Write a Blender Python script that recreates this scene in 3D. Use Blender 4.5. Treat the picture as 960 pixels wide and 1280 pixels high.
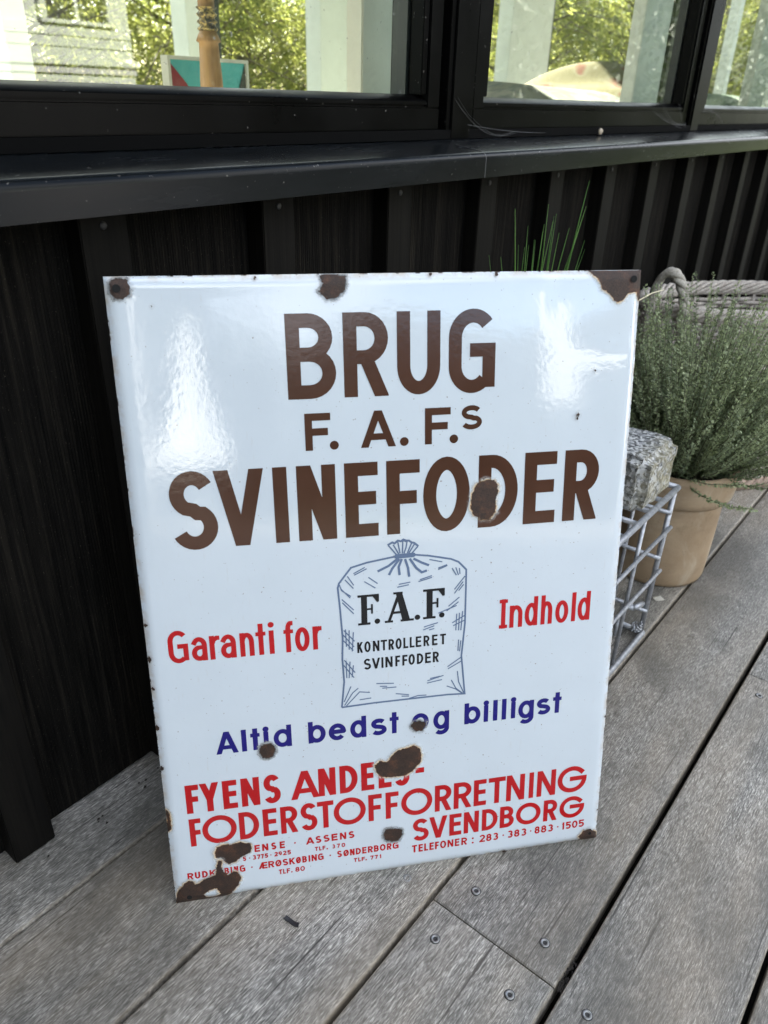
import bpy, bmesh, math, random
import numpy as np
from mathutils import Vector, Matrix
random.seed(7); rng = np.random.default_rng(7)
PI = math.pi; R_ = math.radians
sc = bpy.context.scene
for o in list(bpy.data.objects): bpy.data.objects.remove(o)
COL = sc.collection

# ------------------------------------------------------------------ camera, sky, sun, exposure
cam_d = bpy.data.cameras.new('camera'); cam = bpy.data.objects.new('camera', cam_d); COL.objects.link(cam)
cam_d.sensor_fit = 'VERTICAL'; cam_d.sensor_height = 36.0; cam_d.lens = 944.004/1280*36
cam_d.clip_start = 0.01; cam_d.clip_end = 500
CR = ((0.6289269,-0.77703238,0.02591595),(-0.35951008,-0.32021871,-0.87647731),(0.68935002,0.54192311,-0.48074514))
m = Matrix(((CR[0][0],-CR[1][0],-CR[2][0],0),(CR[0][1],-CR[1][1],-CR[2][1],0),(CR[0][2],-CR[1][2],-CR[2][2],.74147),(0,0,0,1)))
cam.matrix_world = m
cam_d.dof.use_dof = True; cam_d.dof.focus_distance = .80; cam_d.dof.aperture_fstop = 9.0
sc.camera = cam
SUN_EL, SUN_AZ = 42, 30            # azimuth from +y towards +x: the sun stands behind the house
w = bpy.data.worlds.new('World'); sc.world = w; w.use_nodes = True
nt = w.node_tree; bg = nt.nodes['Background']
sky = nt.nodes.new('ShaderNodeTexSky'); sky.sky_type = 'NISHITA'; sky.sun_disc = False
sky.sun_elevation = R_(SUN_EL); sky.sun_rotation = R_(SUN_AZ); sky.air_density = 1.0; sky.dust_density = 1.2; sky.ozone_density = 1.0
tcw = nt.nodes.new('ShaderNodeTexCoord'); cn = nt.nodes.new('ShaderNodeTexNoise'); cn.inputs['Scale'].default_value = 1.9; cn.inputs['Detail'].default_value = 6
nt.links.new(tcw.outputs['Generated'], cn.inputs['Vector'])
crp = nt.nodes.new('ShaderNodeValToRGB'); crp.color_ramp.elements[0].position = .40; crp.color_ramp.elements[1].position = .62; nt.links.new(cn.outputs['Fac'], crp.inputs[0])
cmx = nt.nodes.new('ShaderNodeMix'); cmx.data_type = 'RGBA'; nt.links.new(crp.outputs[0], cmx.inputs[0]); nt.links.new(sky.outputs[0], cmx.inputs[6]); cmx.inputs[7].default_value = (8.2, 8.3, 8.4, 1)   # thin bright cloud
nt.links.new(cmx.outputs[2], bg.inputs[0]); bg.inputs[1].default_value = .07
sd = bpy.data.lights.new('sun', 'SUN'); sd.energy = 5.0; sd.angle = R_(.55); sd.color = (1, .94, .84)
so = bpy.data.objects.new('sun', sd); COL.objects.link(so)
dirv = Vector((math.sin(R_(SUN_AZ))*math.cos(R_(SUN_EL)), math.cos(R_(SUN_AZ))*math.cos(R_(SUN_EL)), math.sin(R_(SUN_EL))))
so.rotation_euler = dirv.to_track_quat('Z', 'Y').to_euler(); so.location = (0, 6, 8)
sc.view_settings.view_transform = 'Standard'; sc.view_settings.look = 'None'; sc.view_settings.gamma = 1
sc.view_settings.exposure = 2.93
sc.render.engine = 'CYCLES'
sc.cycles.max_bounces = 10; sc.cycles.transparent_max_bounces = 24; sc.cycles.caustics_refractive = False; sc.cycles.caustics_reflective = False
sc.cycles.use_denoising = True; sc.cycles.sample_clamp_indirect = 6

# ------------------------------------------------------------------ node helper
class NT:
    def __init__(s, name):
        s.m = bpy.data.materials.new(name); s.m.use_nodes = True; s.t = s.m.node_tree
        s.b = s.t.nodes['Principled BSDF']; s.out = s.t.nodes['Material Output']
    def n(s, typ, **kw):
        nd = s.t.nodes.new('ShaderNode'+typ)
        for k, v in kw.items(): setattr(nd, k, v)
        return nd
    def l(s, a, b): s.t.links.new(a, b)
    def set(s, **kw):
        names = dict(col='Base Color', rough='Roughness', metal='Metallic', ior='IOR', spec='Specular IOR Level', trans='Transmission Weight', coat='Coat Weight', coatr='Coat Roughness', sss='Subsurface Weight', alpha='Alpha')
        for k, v in kw.items():
            i = s.b.inputs[names[k]]
            if hasattr(v, 'is_output') and not isinstance(v, (tuple, float, int)): s.l(v, i)
            elif k == 'col': i.default_value = (*v, 1)
            else: i.default_value = v
        return s
    def coord(s, scale=(1,1,1), kind='Object', loc=(0,0,0), shift=None):
        tc = s.n('TexCoord'); v = tc.outputs[kind]
        if shift is not None:
            a = s.n('VectorMath', operation='ADD'); s.l(v, a.inputs[0])
            c = s.n('CombineXYZ'); mu = s.math('MULTIPLY', shift, 7.31); mu2 = s.math('MULTIPLY', shift, 3.17)
            s.l(mu, c.inputs[0]); s.l(mu2, c.inputs[1]); s.l(c.outputs[0], a.inputs[1]); v = a.outputs[0]
        mp = s.n('Mapping'); mp.inputs['Scale'].default_value = scale; mp.inputs['Location'].default_value = loc
        s.l(v, mp.inputs['Vector']); return mp.outputs[0]
    def noise(s, vec, scale=5, detail=4, rough=.55, dist=0):
        nd = s.n('TexNoise'); nd.inputs['Scale'].default_value = scale; nd.inputs['Detail'].default_value = detail
        nd.inputs['Roughness'].default_value = rough; nd.inputs['Distortion'].default_value = dist
        if vec is not None: s.l(vec, nd.inputs['Vector'])
        return nd.outputs['Fac']
    def vor(s, vec, scale=5, feature='F1', out='Distance'):
        nd = s.n('TexVoronoi', feature=feature); nd.inputs['Scale'].default_value = scale; s.l(vec, nd.inputs['Vector']); return nd.outputs[out]
    def math(s, op, a, b=None, clamp=False):
        nd = s.n('Math', operation=op); nd.use_clamp = clamp
        for i, x in enumerate((a, b)):
            if x is None: continue
            if isinstance(x, (int, float)): nd.inputs[i].default_value = x
            else: s.l(x, nd.inputs[i])
        return nd.outputs[0]
    def ramp(s, fac, stops, interp='LINEAR'):
        nd = s.n('ValToRGB'); cr = nd.color_ramp; cr.interpolation = interp
        while len(cr.elements) < len(stops): cr.elements.new(.5)
        for e, (p, c) in zip(cr.elements, stops):
            e.position = p; e.color = (*c, 1) if isinstance(c, tuple) else (c, c, c, 1)
        s.l(fac, nd.inputs[0]); return nd.outputs[0]
    def mix(s, fac, a, b, mode='MIX'):
        nd = s.n('Mix', data_type='RGBA', blend_type=mode)
        for i, x in ((0, fac), (6, a), (7, b)):
            if isinstance(x, (int, float)): nd.inputs[i].default_value = x
            elif isinstance(x, tuple): nd.inputs[i].default_value = (*x, 1)
            else: s.l(x, nd.inputs[i])
        return nd.outputs[2]
    def attr(s, name):
        nd = s.n('Attribute'); nd.attribute_name = name; return nd.outputs['Fac']
    def bump(s, h, strength=.3, dist=.001, normal=None):
        nd = s.n('Bump'); nd.inputs['Strength'].default_value = strength; nd.inputs['Distance'].default_value = dist
        s.l(h, nd.inputs['Height'])
        if normal is not None: s.l(normal, nd.inputs['Normal'])
        s.l(nd.outputs[0], s.b.inputs['Normal']); return nd.outputs[0]

def simple(name, col, rough=.5, var=.25, scale=30, metal=0, bump=.15, spec=.5):
    t = NT(name); v = t.coord(); n1 = t.noise(v, scale, 5, .6)
    a = tuple(c*(1-var) for c in col); b = tuple(min(1, c*(1+var)) for c in col)
    t.set(col=t.ramp(n1, [(.3, a), (.7, b)]), metal=metal, spec=spec)
    t.set(rough=t.ramp(n1, [(.3, max(0, rough-.08)), (.7, min(1, rough+.08))]))
    if bump: t.bump(t.noise(v, scale*4, 4, .6), bump, .001)
    return t.m

M = {}
# weathered grey deck boards: long grain along x, blotches, dark algae
t = NT('weathered_deck_wood'); rnd = t.attr('rnd')
g1 = t.noise(t.coord((5, 130, 5), shift=rnd), 1, 5, .65, .4)
g2 = t.noise(t.coord((14, 420, 14), shift=rnd), 1, 4, .7)
g3 = t.noise(t.coord((55, 700, 55), shift=rnd), 1, 3, .7)
wav = t.noise(t.coord((2.2, 22, 2), shift=rnd), 1, 5, .6, 1.2)
bl = t.noise(t.coord((7, 12, 7), shift=rnd), 1, 7, .68, .6)
bl2 = t.noise(t.coord((34, 46, 20), shift=rnd), 1, 8, .78, .8)
iso = t.noise(t.coord((42, 150, 30), shift=rnd), 1, 10, .84, .9)
fib = t.noise(t.coord((120, 880, 60), shift=rnd), 1, 5, .75, .5)
crk = t.noise(t.coord((3.5, 210, 10), shift=rnd), 1, 2, .5, .15)
fl = t.noise(t.coord((60, 620, 100), shift=rnd), 1, 4, .65)
c = t.ramp(g1, [(.28, (.125, .122, .118)), (.5, (.235, .232, .226)), (.72, (.36, .357, .35))])
c = t.mix(.55, c, t.ramp(g2, [(.3, (.10, .098, .095)), (.52, (.24, .236, .23)), (.75, (.43, .43, .425))]))
c = t.mix(t.math('MULTIPLY', t.ramp(wav, [(.42, 0.), (.62, 1.)]), .35), c, (.20, .19, .172))
c = t.mix(t.math('MULTIPLY', t.ramp(bl, [(.42, 1.), (.58, 0.)]), .70), c, (.085, .085, .078))
c = t.mix(t.math('MULTIPLY', t.ramp(bl2, [(.36, 1.), (.5, 0.)]), .55), c, (.075, .075, .07))
c = t.mix(t.math('MULTIPLY', t.ramp(fl, [(.50, 0.), (.66, 1.)]), t.ramp(bl, [(.46, .15), (.60, .8)])), c, (.50, .495, .485))
c = t.mix(.46, c, t.ramp(iso, [(.33, (.045, .044, .041)), (.5, (.21, .207, .20)), (.65, (.62, .615, .60))]))
c = t.mix(.44, c, t.ramp(fib, [(.36, (.05, .049, .046)), (.5, (.22, .217, .21)), (.63, (.66, .65, .63))]))
c = t.mix(t.math('MULTIPLY', t.ramp(crk, [(.30, 1.), (.345, 0.)]), .8), c, (.045, .043, .04))
c = t.mix(t.math('MULTIPLY', t.ramp(g3, [(.34, 1.), (.50, 0.)]), .75), c, (.07, .067, .062))
warm = t.noise(t.coord((1.2, 9, 1), shift=rnd), 1, 3, .5)
c = t.mix(t.math('MULTIPLY', t.ramp(warm, [(.42, 0.), (.7, 1.)]), .5), c, (.27, .235, .19))
big = t.noise(t.coord((2.6, 3.4, 1), loc=(1.3, .4, 0)), 1, 5, .62, .5)
c = t.mix(t.math('MULTIPLY', t.ramp(big, [(.40, 1.), (.56, 0.)]), .55), c, (.10, .099, .092))
c = t.mix(t.math('MULTIPLY', t.attr('edge'), .45), c, (.24, .215, .18))
tone = t.math('ADD', t.math('MULTIPLY', rnd, .8), 2.25)
gm = t.n('Gamma'); gm.inputs[1].default_value = 1.6; t.l(c, gm.inputs[0])
hs = t.n('HueSaturation'); t.l(tone, hs.inputs['Value']); wm = t.mix(1.0, gm.outputs[0], (1.03, 1.0, .945), 'MULTIPLY'); t.l(wm, hs.inputs['Color'])
t.set(col=hs.outputs[0], rough=t.ramp(g2, [(.3, .55), (.7, .42)]), spec=.5)
hgt = t.math('ADD', t.math('MULTIPLY', t.math('ADD', g2, iso), .5), t.math('ADD', t.math('MULTIPLY', g3, .35), t.math('MULTIPLY', bl2, .3)))
t.bump(hgt, .55, .0016); M['deck'] = t.m

# black rough-sawn timber
t = NT('black_rough_timber'); rnd = t.attr('rnd')
g1 = t.noise(t.coord((160, 160, 5), shift=rnd), 1, 5, .65, .3); g2 = t.noise(t.coord((420, 420, 160), shift=rnd), 1, 3, .6)
ring = t.n('TexWave', wave_type='BANDS', bands_direction='X'); t.l(t.coord((60, 60, 3), shift=rnd), ring.inputs['Vector'])
ring.inputs['Scale'].default_value = 1.6; ring.inputs['Distortion'].default_value = 6; ring.inputs['Detail'].default_value = 3
c = t.ramp(g1, [(.3, (.0014, .0014, .0013)), (.52, (.0064, .0058, .0049)), (.8, (.024, .0205, .0155))])
pale = t.noise(t.coord((700, 700, 500)), 1, 2, .5)
c = t.mix(t.math('MULTIPLY', t.ramp(pale, [(.68, 0.), (.78, 1.)]), .35), c, (.15, .13, .10))
t.set(col=c, rough=.75, spec=.05)
h = t.math('ADD', t.math('MULTIPLY', g1, .5), t.math('ADD', t.math('MULTIPLY', g2, .35), t.math('MULTIPLY', ring.outputs['Fac'], .4)))
t.bump(h, .8, .0018); M['clad'] = t.m
t = NT('black_planed_batten'); rnd = t.attr('rnd')
g1 = t.noise(t.coord((190, 190, 4), shift=rnd), 1, 5, .65); sc1 = t.noise(t.coord((40, 40, 40)), 1, 6, .7)
c = t.ramp(g1, [(.3, (.0028, .0027, .0024)), (.7, (.0086, .0077, .0063))])
t.set(col=c, rough=.6, spec=.07); t.bump(t.math('ADD', g1, t.math('MULTIPLY', sc1, .3)), .35, .0012); M['batten'] = t.m
# powder coated aluminium
t = NT('black_powder_coat'); v = t.coord()
d = t.noise(t.coord((900, 900, 900)), 1, 2, .5); du = t.noise(v, 9, 6, .65); sp = t.noise(t.coord((170, 420, 170)), 1, 2, .5)
c = t.ramp(du, [(.35, (.0011, .0011, .0011)), (.7, (.0026, .0026, .0026))])
c = t.mix(t.math('MULTIPLY', t.ramp(sp, [(.72, 0.), (.76, 1.)]), .5), c, (.25, .24, .22))
t.set(col=c, rough=t.ramp(du, [(.3, .26), (.7, .38)]), spec=.05); t.bump(d, .06, .0004); M['alu'] = t.m
t = NT('black_sill_metal'); v = t.coord()
du = t.noise(t.coord((5, 30, 30)), 1, 6, .65); sp = t.noise(t.coord((210, 300, 210)), 1, 2, .5); d = t.noise(t.coord((800, 800, 800)), 1, 2, .5)
c = t.ramp(du, [(.35, (.0045, .0056, .0066)), (.7, (.0090, .0106, .0122))])
c = t.mix(t.math('MULTIPLY', t.ramp(sp, [(.70, 0.), (.75, 1.)]), .6), c, (.22, .21, .19))
t.set(col=c, rough=t.ramp(du, [(.3, .20), (.7, .30)]), spec=.11); t.bump(d, .08, .0004); M['sill'] = t.m
M['rubber'] = simple('black_gasket', (.003, .003, .003), .8, .2, 60, 0, 0, .04)
# glass
t = NT('window_glass'); t.t.nodes.remove(t.b)
tr = t.n('BsdfTransparent'); tr.inputs[0].default_value = (.86, .93, .86, 1)
gl = t.n('BsdfGlossy'); gl.inputs['Roughness'].default_value = 0.0; gl.inputs[0].default_value = (.95, 1, .95, 1)
fr = t.n('Fresnel'); fr.inputs[0].default_value = 1.52
mx = t.n('MixShader'); t.l(t.math('MULTIPLY', fr.outputs[0], 1.9, True), mx.inputs[0]); t.l(tr.outputs[0], mx.inputs[1]); t.l(gl.outputs[0], mx.inputs[2])
df = t.n('BsdfDiffuse'); df.inputs[0].default_value = (.7, .72, .7, 1)
dn = t.ramp(t.noise(t.coord((160, 160, 160)), 1, 2, .5), [(.70, .004), (.74, .20)])
mx2 = t.n('MixShader'); t.l(dn, mx2.inputs[0]); t.l(mx.outputs[0], mx2.inputs[1]); t.l(df.outputs[0], mx2.inputs[2])
t.l(mx2.outputs[0], t.out.inputs[0]); M['glass'] = t.m
# enamel
def enamel(name, col, var=.03, rough=.07, dirt=.0, ior=1.5):
    t = NT(name); v = t.coord()
    n1 = t.noise(v, 14, 5, .6); pe = t.noise(v, 190, 2, .5); pe2 = t.noise(v, 60, 2, .5)
    a = tuple(c*(1-var) for c in col); b = tuple(min(1, c*(1+var)) for c in col)
    c = t.ramp(n1, [(.3, a), (.7, b)])
    if dirt:
        s1 = t.noise(t.coord((260, 40, 100)), 1, 4, .6); c = t.mix(t.math('MULTIPLY', t.ramp(s1, [(.63, 0.), (.78, 1.)]), dirt), c, (.50, .47, .42))
        s2 = t.noise(t.coord((420, 420, 420)), 1, 1, .5); c = t.mix(t.ramp(s2, [(.765, 0.), (.78, .8)]), c, (.18, .13, .09))
        ed = t.math('MULTIPLY', t.attr('edge'), t.ramp(t.noise(t.coord((70, 70, 70)), 1, 5, .7), [(.42, 0.), (.62, 1.)]))
        c = t.mix(t.math('MULTIPLY', ed, .75), c, (.45, .36, .26))
        chip = t.math('MULTIPLY', t.ramp(t.attr('edge'), [(.80, 0.), (.95, 1.)]), t.ramp(t.noise(t.coord((95, 95, 95)), 1, 4, .7), [(.55, 0.), (.60, 1.)]))
        c = t.mix(chip, c, (.05, .03, .02))
    scr = t.noise(t.coord((900, 120, 300)), 1, 2, .6)
    t.set(col=c, rough=t.ramp(n1, [(.35, rough), (.7, rough+.04)]), ior=ior)
    t.bump(t.math('ADD', t.math('MULTIPLY', pe2, .7), t.math('MULTIPLY', pe, .8)), .055, .0014)
    return t.m
M['white'] = enamel('white_enamel', (.60, .66, .705), .02, .045, .30, 1.70)
M['brown'] = enamel('brown_enamel', (.070, .030, .019), .12, .12)
M['red'] = enamel('red_enamel', (.46, .008, .011), .06, .10)
M['blue'] = enamel('blue_enamel', (.011, .008, .155), .08, .10)
M['black_ink'] = enamel('black_enamel', (.010, .010, .011), .1, .12)
M['slate'] = enamel('slate_blue_enamel', (.12, .17, .27), .08, .10)
# rust patches: signed distance attribute drives rust, chipped rim and stain
def rust(name, rim, grey):
    t = NT(name); s0 = t.attr('sd'); v = t.coord()
    n1 = t.noise(v, 330, 5, .65); n2 = t.noise(v, 90, 4, .6); n3 = t.noise(v, 700, 3, .6)
    s1 = t.math('ADD', s0, t.math('ADD', t.math('MULTIPLY', t.math('SUBTRACT', n1, .5), 4.6), t.math('MULTIPLY', t.math('SUBTRACT', n2, .5), 3.0)))
    core = t.ramp(n2, [(.3, (.016, .011, .009)), (.5, (.034, .020, .014)), (.62, (.070, .032, .019)), (.75, (.13, .052, .024))])
    core = t.mix(.4, core, t.ramp(n3, [(.35, (.018, .012, .010)), (.7, (.085, .045, .028))]))
    mm = lambda x: t.math('DIVIDE', t.math('ADD', x, 3.0), 9.0)           # -3..6 mm -> 0..1
    q = mm(s1)
    if grey: colr = t.ramp(q, [(.30, (.03, .022, .018)), (.36, (.10, .095, .09)), (.44, (.24, .25, .25)), (.56, (.42, .43, .43)), (.70, (.62, .60, .55))])
    else: colr = t.ramp(q, [(.31, (.10, .045, .02)), (.345, (.36, .18, .065)), (.40, (.60, .47, .31)), (.52, (.72, .69, .62)), (.7, (.78, .77, .74))])
    sel = t.ramp(q, [(.32, 0.), (.335, 1.)])
    c = t.mix(sel, core, colr)
    if grey: al = t.ramp(q, [(.50, 1.), (.60, .55), (.66, .12), (.80, 0.)])
    else: al = t.ramp(q, [(.40, 1.), (.50, .75), (.62, .25), (.85, 0.)])
    pat = t.ramp(t.noise(v, 75, 3, .6), [(.36, .0), (.60, 1.)])
    keep = t.ramp(q, [(.325, 1.), (.345, 0.)])
    al = t.math('MULTIPLY', al, t.math('MAXIMUM', keep, t.math('ADD', t.math('MULTIPLY', pat, .80 if rim else .12), .20 if rim else .0)))
    t.set(col=c, rough=t.ramp(q, [(.3, .62), (.4, .25)]), spec=.4, alpha=al)
    t.bump(t.math('ADD', t.math('MULTIPLY', n1, .5), t.math('ADD', t.math('MULTIPLY', n3, .4), t.math('MULTIPLY', sel, .9))), .55, .0009)
    return t.m
M['rusts'] = rust('rust_speck', 0, False); M['rust'] = rust('flaked_rust', 1, False); M['rustg'] = rust('chipped_grey_rust', 1, True)
M['hole'] = simple('dark_hole', (.004, .004, .004), .9, .1, 50, 0, 0)
M['steel'] = simple('sheet_steel_back', (.06, .045, .035), .6, .4, 40)
# terracotta, granite, zinc, wicker, rope, leaves
t = NT('buff_terracotta'); v = t.coord(); n1 = t.noise(v, 10, 6, .65); n2 = t.noise(t.coord((8, 8, 40)), 1, 5, .6); n3 = t.noise(v, 160, 3, .6)
c = t.ramp(n1, [(.3, (.29, .205, .125)), (.6, (.40, .30, .195)), (.8, (.47, .37, .255))])
c = t.mix(t.math('MULTIPLY', t.ramp(n2, [(.5, 0.), (.7, 1.)]), .4), c, (.26, .185, .12))
c = t.mix(t.math('MULTIPLY', t.ramp(n3, [(.66, 0.), (.72, 1.)]), .4), c, (.12, .09, .06))
lime = t.noise(t.coord((16, 16, 9)), 1, 6, .7, .8); c = t.mix(t.math('MULTIPLY', t.ramp(lime, [(.50, 0.), (.66, 1.)]), .5), c, (.52, .46, .36))
stn = t.noise(t.coord((30, 30, 30), loc=(3, 1, 2)), 1, 5, .7); c = t.mix(t.math('MULTIPLY', t.ramp(stn, [(.56, 0.), (.72, 1.)]), .45), c, (.20, .15, .09))
t.set(col=c, rough=.8, spec=.25); t.bump(t.math('ADD', n3, n1), .25, .0012); M['terra'] = t.m
t = NT('speckled_granite'); v = t.coord(); v1 = t.n('TexVoronoi'); v1.inputs['Scale'].default_value = 260; t.l(v, v1.inputs['Vector'])
sep = t.n('SeparateColor'); t.l(v1.outputs['Color'], sep.inputs[0])
sp = t.ramp(sep.outputs[0], [(0., (.02, .021, .023)), (.28, (.035, .036, .038)), (.34, (.20, .205, .21)), (.60, (.32, .33, .335)), (.68, (.60, .61, .61)), (1., (.75, .75, .73))], 'LINEAR')
n2 = t.noise(v, 170, 3, .6); c = t.mix(.35, sp, t.ramp(n2, [(.35, (.04, .04, .045)), (.65, (.40, .41, .41))]))
lich = t.math('MULTIPLY', t.attr('lichen'), t.ramp(t.noise(v, 70, 5, .7), [(.34, 0.), (.56, 1.)]))
c = t.mix(t.math('MULTIPLY', lich, .75), c, (.34, .30, .17))
t.set(col=c, rough=.75, spec=.35); t.bump(t.math('ADD', n2, t.noise(v, 45, 4, .6)), .7, .002); M['granite'] = t.m
t = NT('galvanised_wire'); v = t.coord(); n1 = t.noise(v, 120, 4, .6); n2 = t.noise(v, 26, 4, .6)
c = t.ramp(n1, [(.3, (.28, .29, .31)), (.7, (.52, .535, .56))]); c = t.mix(t.ramp(n2, [(.66, 0.), (.78, .7)]), c, (.18, .10, .07))
t.set(col=c, metal=.55, rough=.45); t.bump(n1, .3, .0008); M['zinc'] = t.m
def wick(name, a, b):
    t = NT(name); v = t.coord(); n1 = t.noise(v, 45, 4, .6); n2 = t.noise(v, 320, 3, .6)
    c = t.ramp(n1, [(.3, a), (.7, b)]); c = t.mix(.35, c, t.ramp(n2, [(.35, tuple(x*.45 for x in a)), (.65, tuple(min(1, x*1.3) for x in b))]))
    t.set(col=c, rough=.72, spec=.3); t.bump(n2, .4, .001); return t.m
M['wicker'] = wick('grey_wicker', (.24, .21, .18), (.55, .50, .44)); M['wicker_tan'] = wick('tan_wicker', (.22, .16, .115), (.42, .32, .25))
M['rope'] = wick('grey_rope', (.26, .24, .20), (.45, .42, .36))
def leafmat(name, c1, c2, trans=.35, rough=.5):
    t = NT(name); r = t.attr('rnd'); c = t.ramp(r, [(0., c1), (1., c2)])
    t.set(col=c, rough=rough, spec=.35)
    tl = t.n('BsdfTranslucent'); hs = t.n('HueSaturation'); hs.inputs['Value'].default_value = 1.5; hs.inputs['Saturation'].default_value = 1.1; t.l(c, hs.inputs['Color']); t.l(hs.outputs[0], tl.inputs[0])
    mx = t.n('MixShader'); mx.inputs[0].default_value = trans; t.l(t.b.outputs[0], mx.inputs[1]); t.l(tl.outputs[0], mx.inputs[2]); t.l(mx.outputs[0], t.out.inputs[0])
    return t.m
M['thyme'] = leafmat('thyme_leaf', (.12, .155, .09), (.42, .48, .27), .3)
M['chive'] = leafmat('chive_blade', (.05, .14, .02), (.14, .28, .06), .35)
M['willow'] = leafmat('willow_leaf', (.12, .145, .04), (.33, .33, .12), .65)
M['hedge'] = leafmat('hedge_leaf', (.012, .02, .008), (.035, .05, .018), .2)
M['twig'] = simple('brown_twig', (.085, .06, .04), .8, .4, 60)
M['greentwig'] = simple('grey_green_twig', (.12, .12, .075), .8, .4, 60)
M['bark'] = simple('pale_bark', (.16, .135, .095), .85, .4, 25)
M['soil'] = simple('dark_soil', (.018, .014, .011), .95, .5, 90, 0, .6)
M['paint'] = simple('white_paint', (.72, .75, .70), .45, .05, 12)
M['pinkwhite'] = simple('lilac_white_paint', (.62, .60, .66), .5, .05, 12)
M['darkgreen'] = simple('dark_frame_paint', (.03, .034, .03), .45, .2, 12)
M['roomwall'] = simple('room_wall', (.55, .57, .52), .8, .05, 6)
M['floor'] = simple('room_floor', (.30, .25, .19), .5, .2, 8)
M['roof'] = simple('roof_felt', (.05, .05, .055), .85, .3, 12)
M['teal'] = simple('teal_paint', (.06, .30, .31), .55, .08, 20); M['maroon'] = simple('maroon_paint', (.17, .012, .02), .55, .1, 20)
M['picframe'] = simple('grey_white_frame', (.42, .43, .39), .5, .1, 30)
t = NT('turned_wood'); n1 = t.noise(t.coord((90, 90, 6)), 1, 5, .6); t.set(col=t.ramp(n1, [(.3, (.26, .135, .055)), (.7, (.46, .27, .12))]), rough=.5); M['wood'] = t.m
t = NT('gilded_carving'); n1 = t.noise(t.coord((130, 130, 130)), 1, 3, .6); t.set(col=t.ramp(n1, [(.42, (.07, .06, .05)), (.5, (.30, .22, .10)), (.62, (.75, .55, .2))]), rough=.4); t.bump(n1, .8, .004); M['gilt'] = t.m
t = NT('patterned_blanket'); n1 = t.noise(t.coord((13, 13, 13)), 1, 3, .5, .6); n2 = t.noise(t.coord((300, 300, 300)), 1, 2, .5)
t.set(col=t.ramp(n1, [(.40, (.26, .26, .21)), (.48, (.19, .21, .19)), (.56, (.34, .33, .27))]), rough=.95, spec=.1); t.bump(n2, .4, .002); M['blanket'] = t.m
t = NT('flowered_cushion'); n1 = t.noise(t.coord((7, 7, 7)), 1, 2, .5, .4)
t.set(col=t.ramp(n1, [(.42, (.20, .18, .10)), (.50, (.24, .22, .14)), (.56, (.20, .09, .06)), (.64, (.12, .13, .08))], 'LINEAR'), rough=.9, spec=.1); M['cushion'] = t.m
M['green_cover'] = simple('pale_green_cover', (.22, .28, .21), .9, .12, 60)
t = NT('lawn'); n1 = t.noise(t.coord((3, 3, 3)), 1, 6, .7); t.set(col=t.ramp(n1, [(.3, (.03, .05, .014)), (.7, (.085, .10, .035))]), rough=.9, spec=.1); M['lawn'] = t.m
M['sealjoint'] = simple('sill_joint_edge', (.07, .072, .075), .4, .1, 30, 0, 0)
M['web'] = simple('cobweb_thread', (.13, .13, .13), .6, .1, 20, 0, 0)
M['shell'] = simple('snail_shell', (.40, .33, .24), .4, .2, 200)
M['screw'] = simple('screw_steel', (.28, .28, .27), .35, .2, 200, .8); M['screwd'] = simple('screw_recess', (.02, .02, .02), .6, .2, 200)
M['straw'] = simple('dry_straw', (.55, .50, .34), .6, .15, 100); M['flake'] = simple('black_flake', (.012, .012, .015), .5, .2, 100); M['paleleaf'] = simple('pale_dead_leaf', (.42, .40, .34), .8, .2, 100)
M['canvas'] = simple('reflector_white', (.54, .54, .53), .9, .03, 20)  # white of the shapes added behind the camera for the sign's glare

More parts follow.
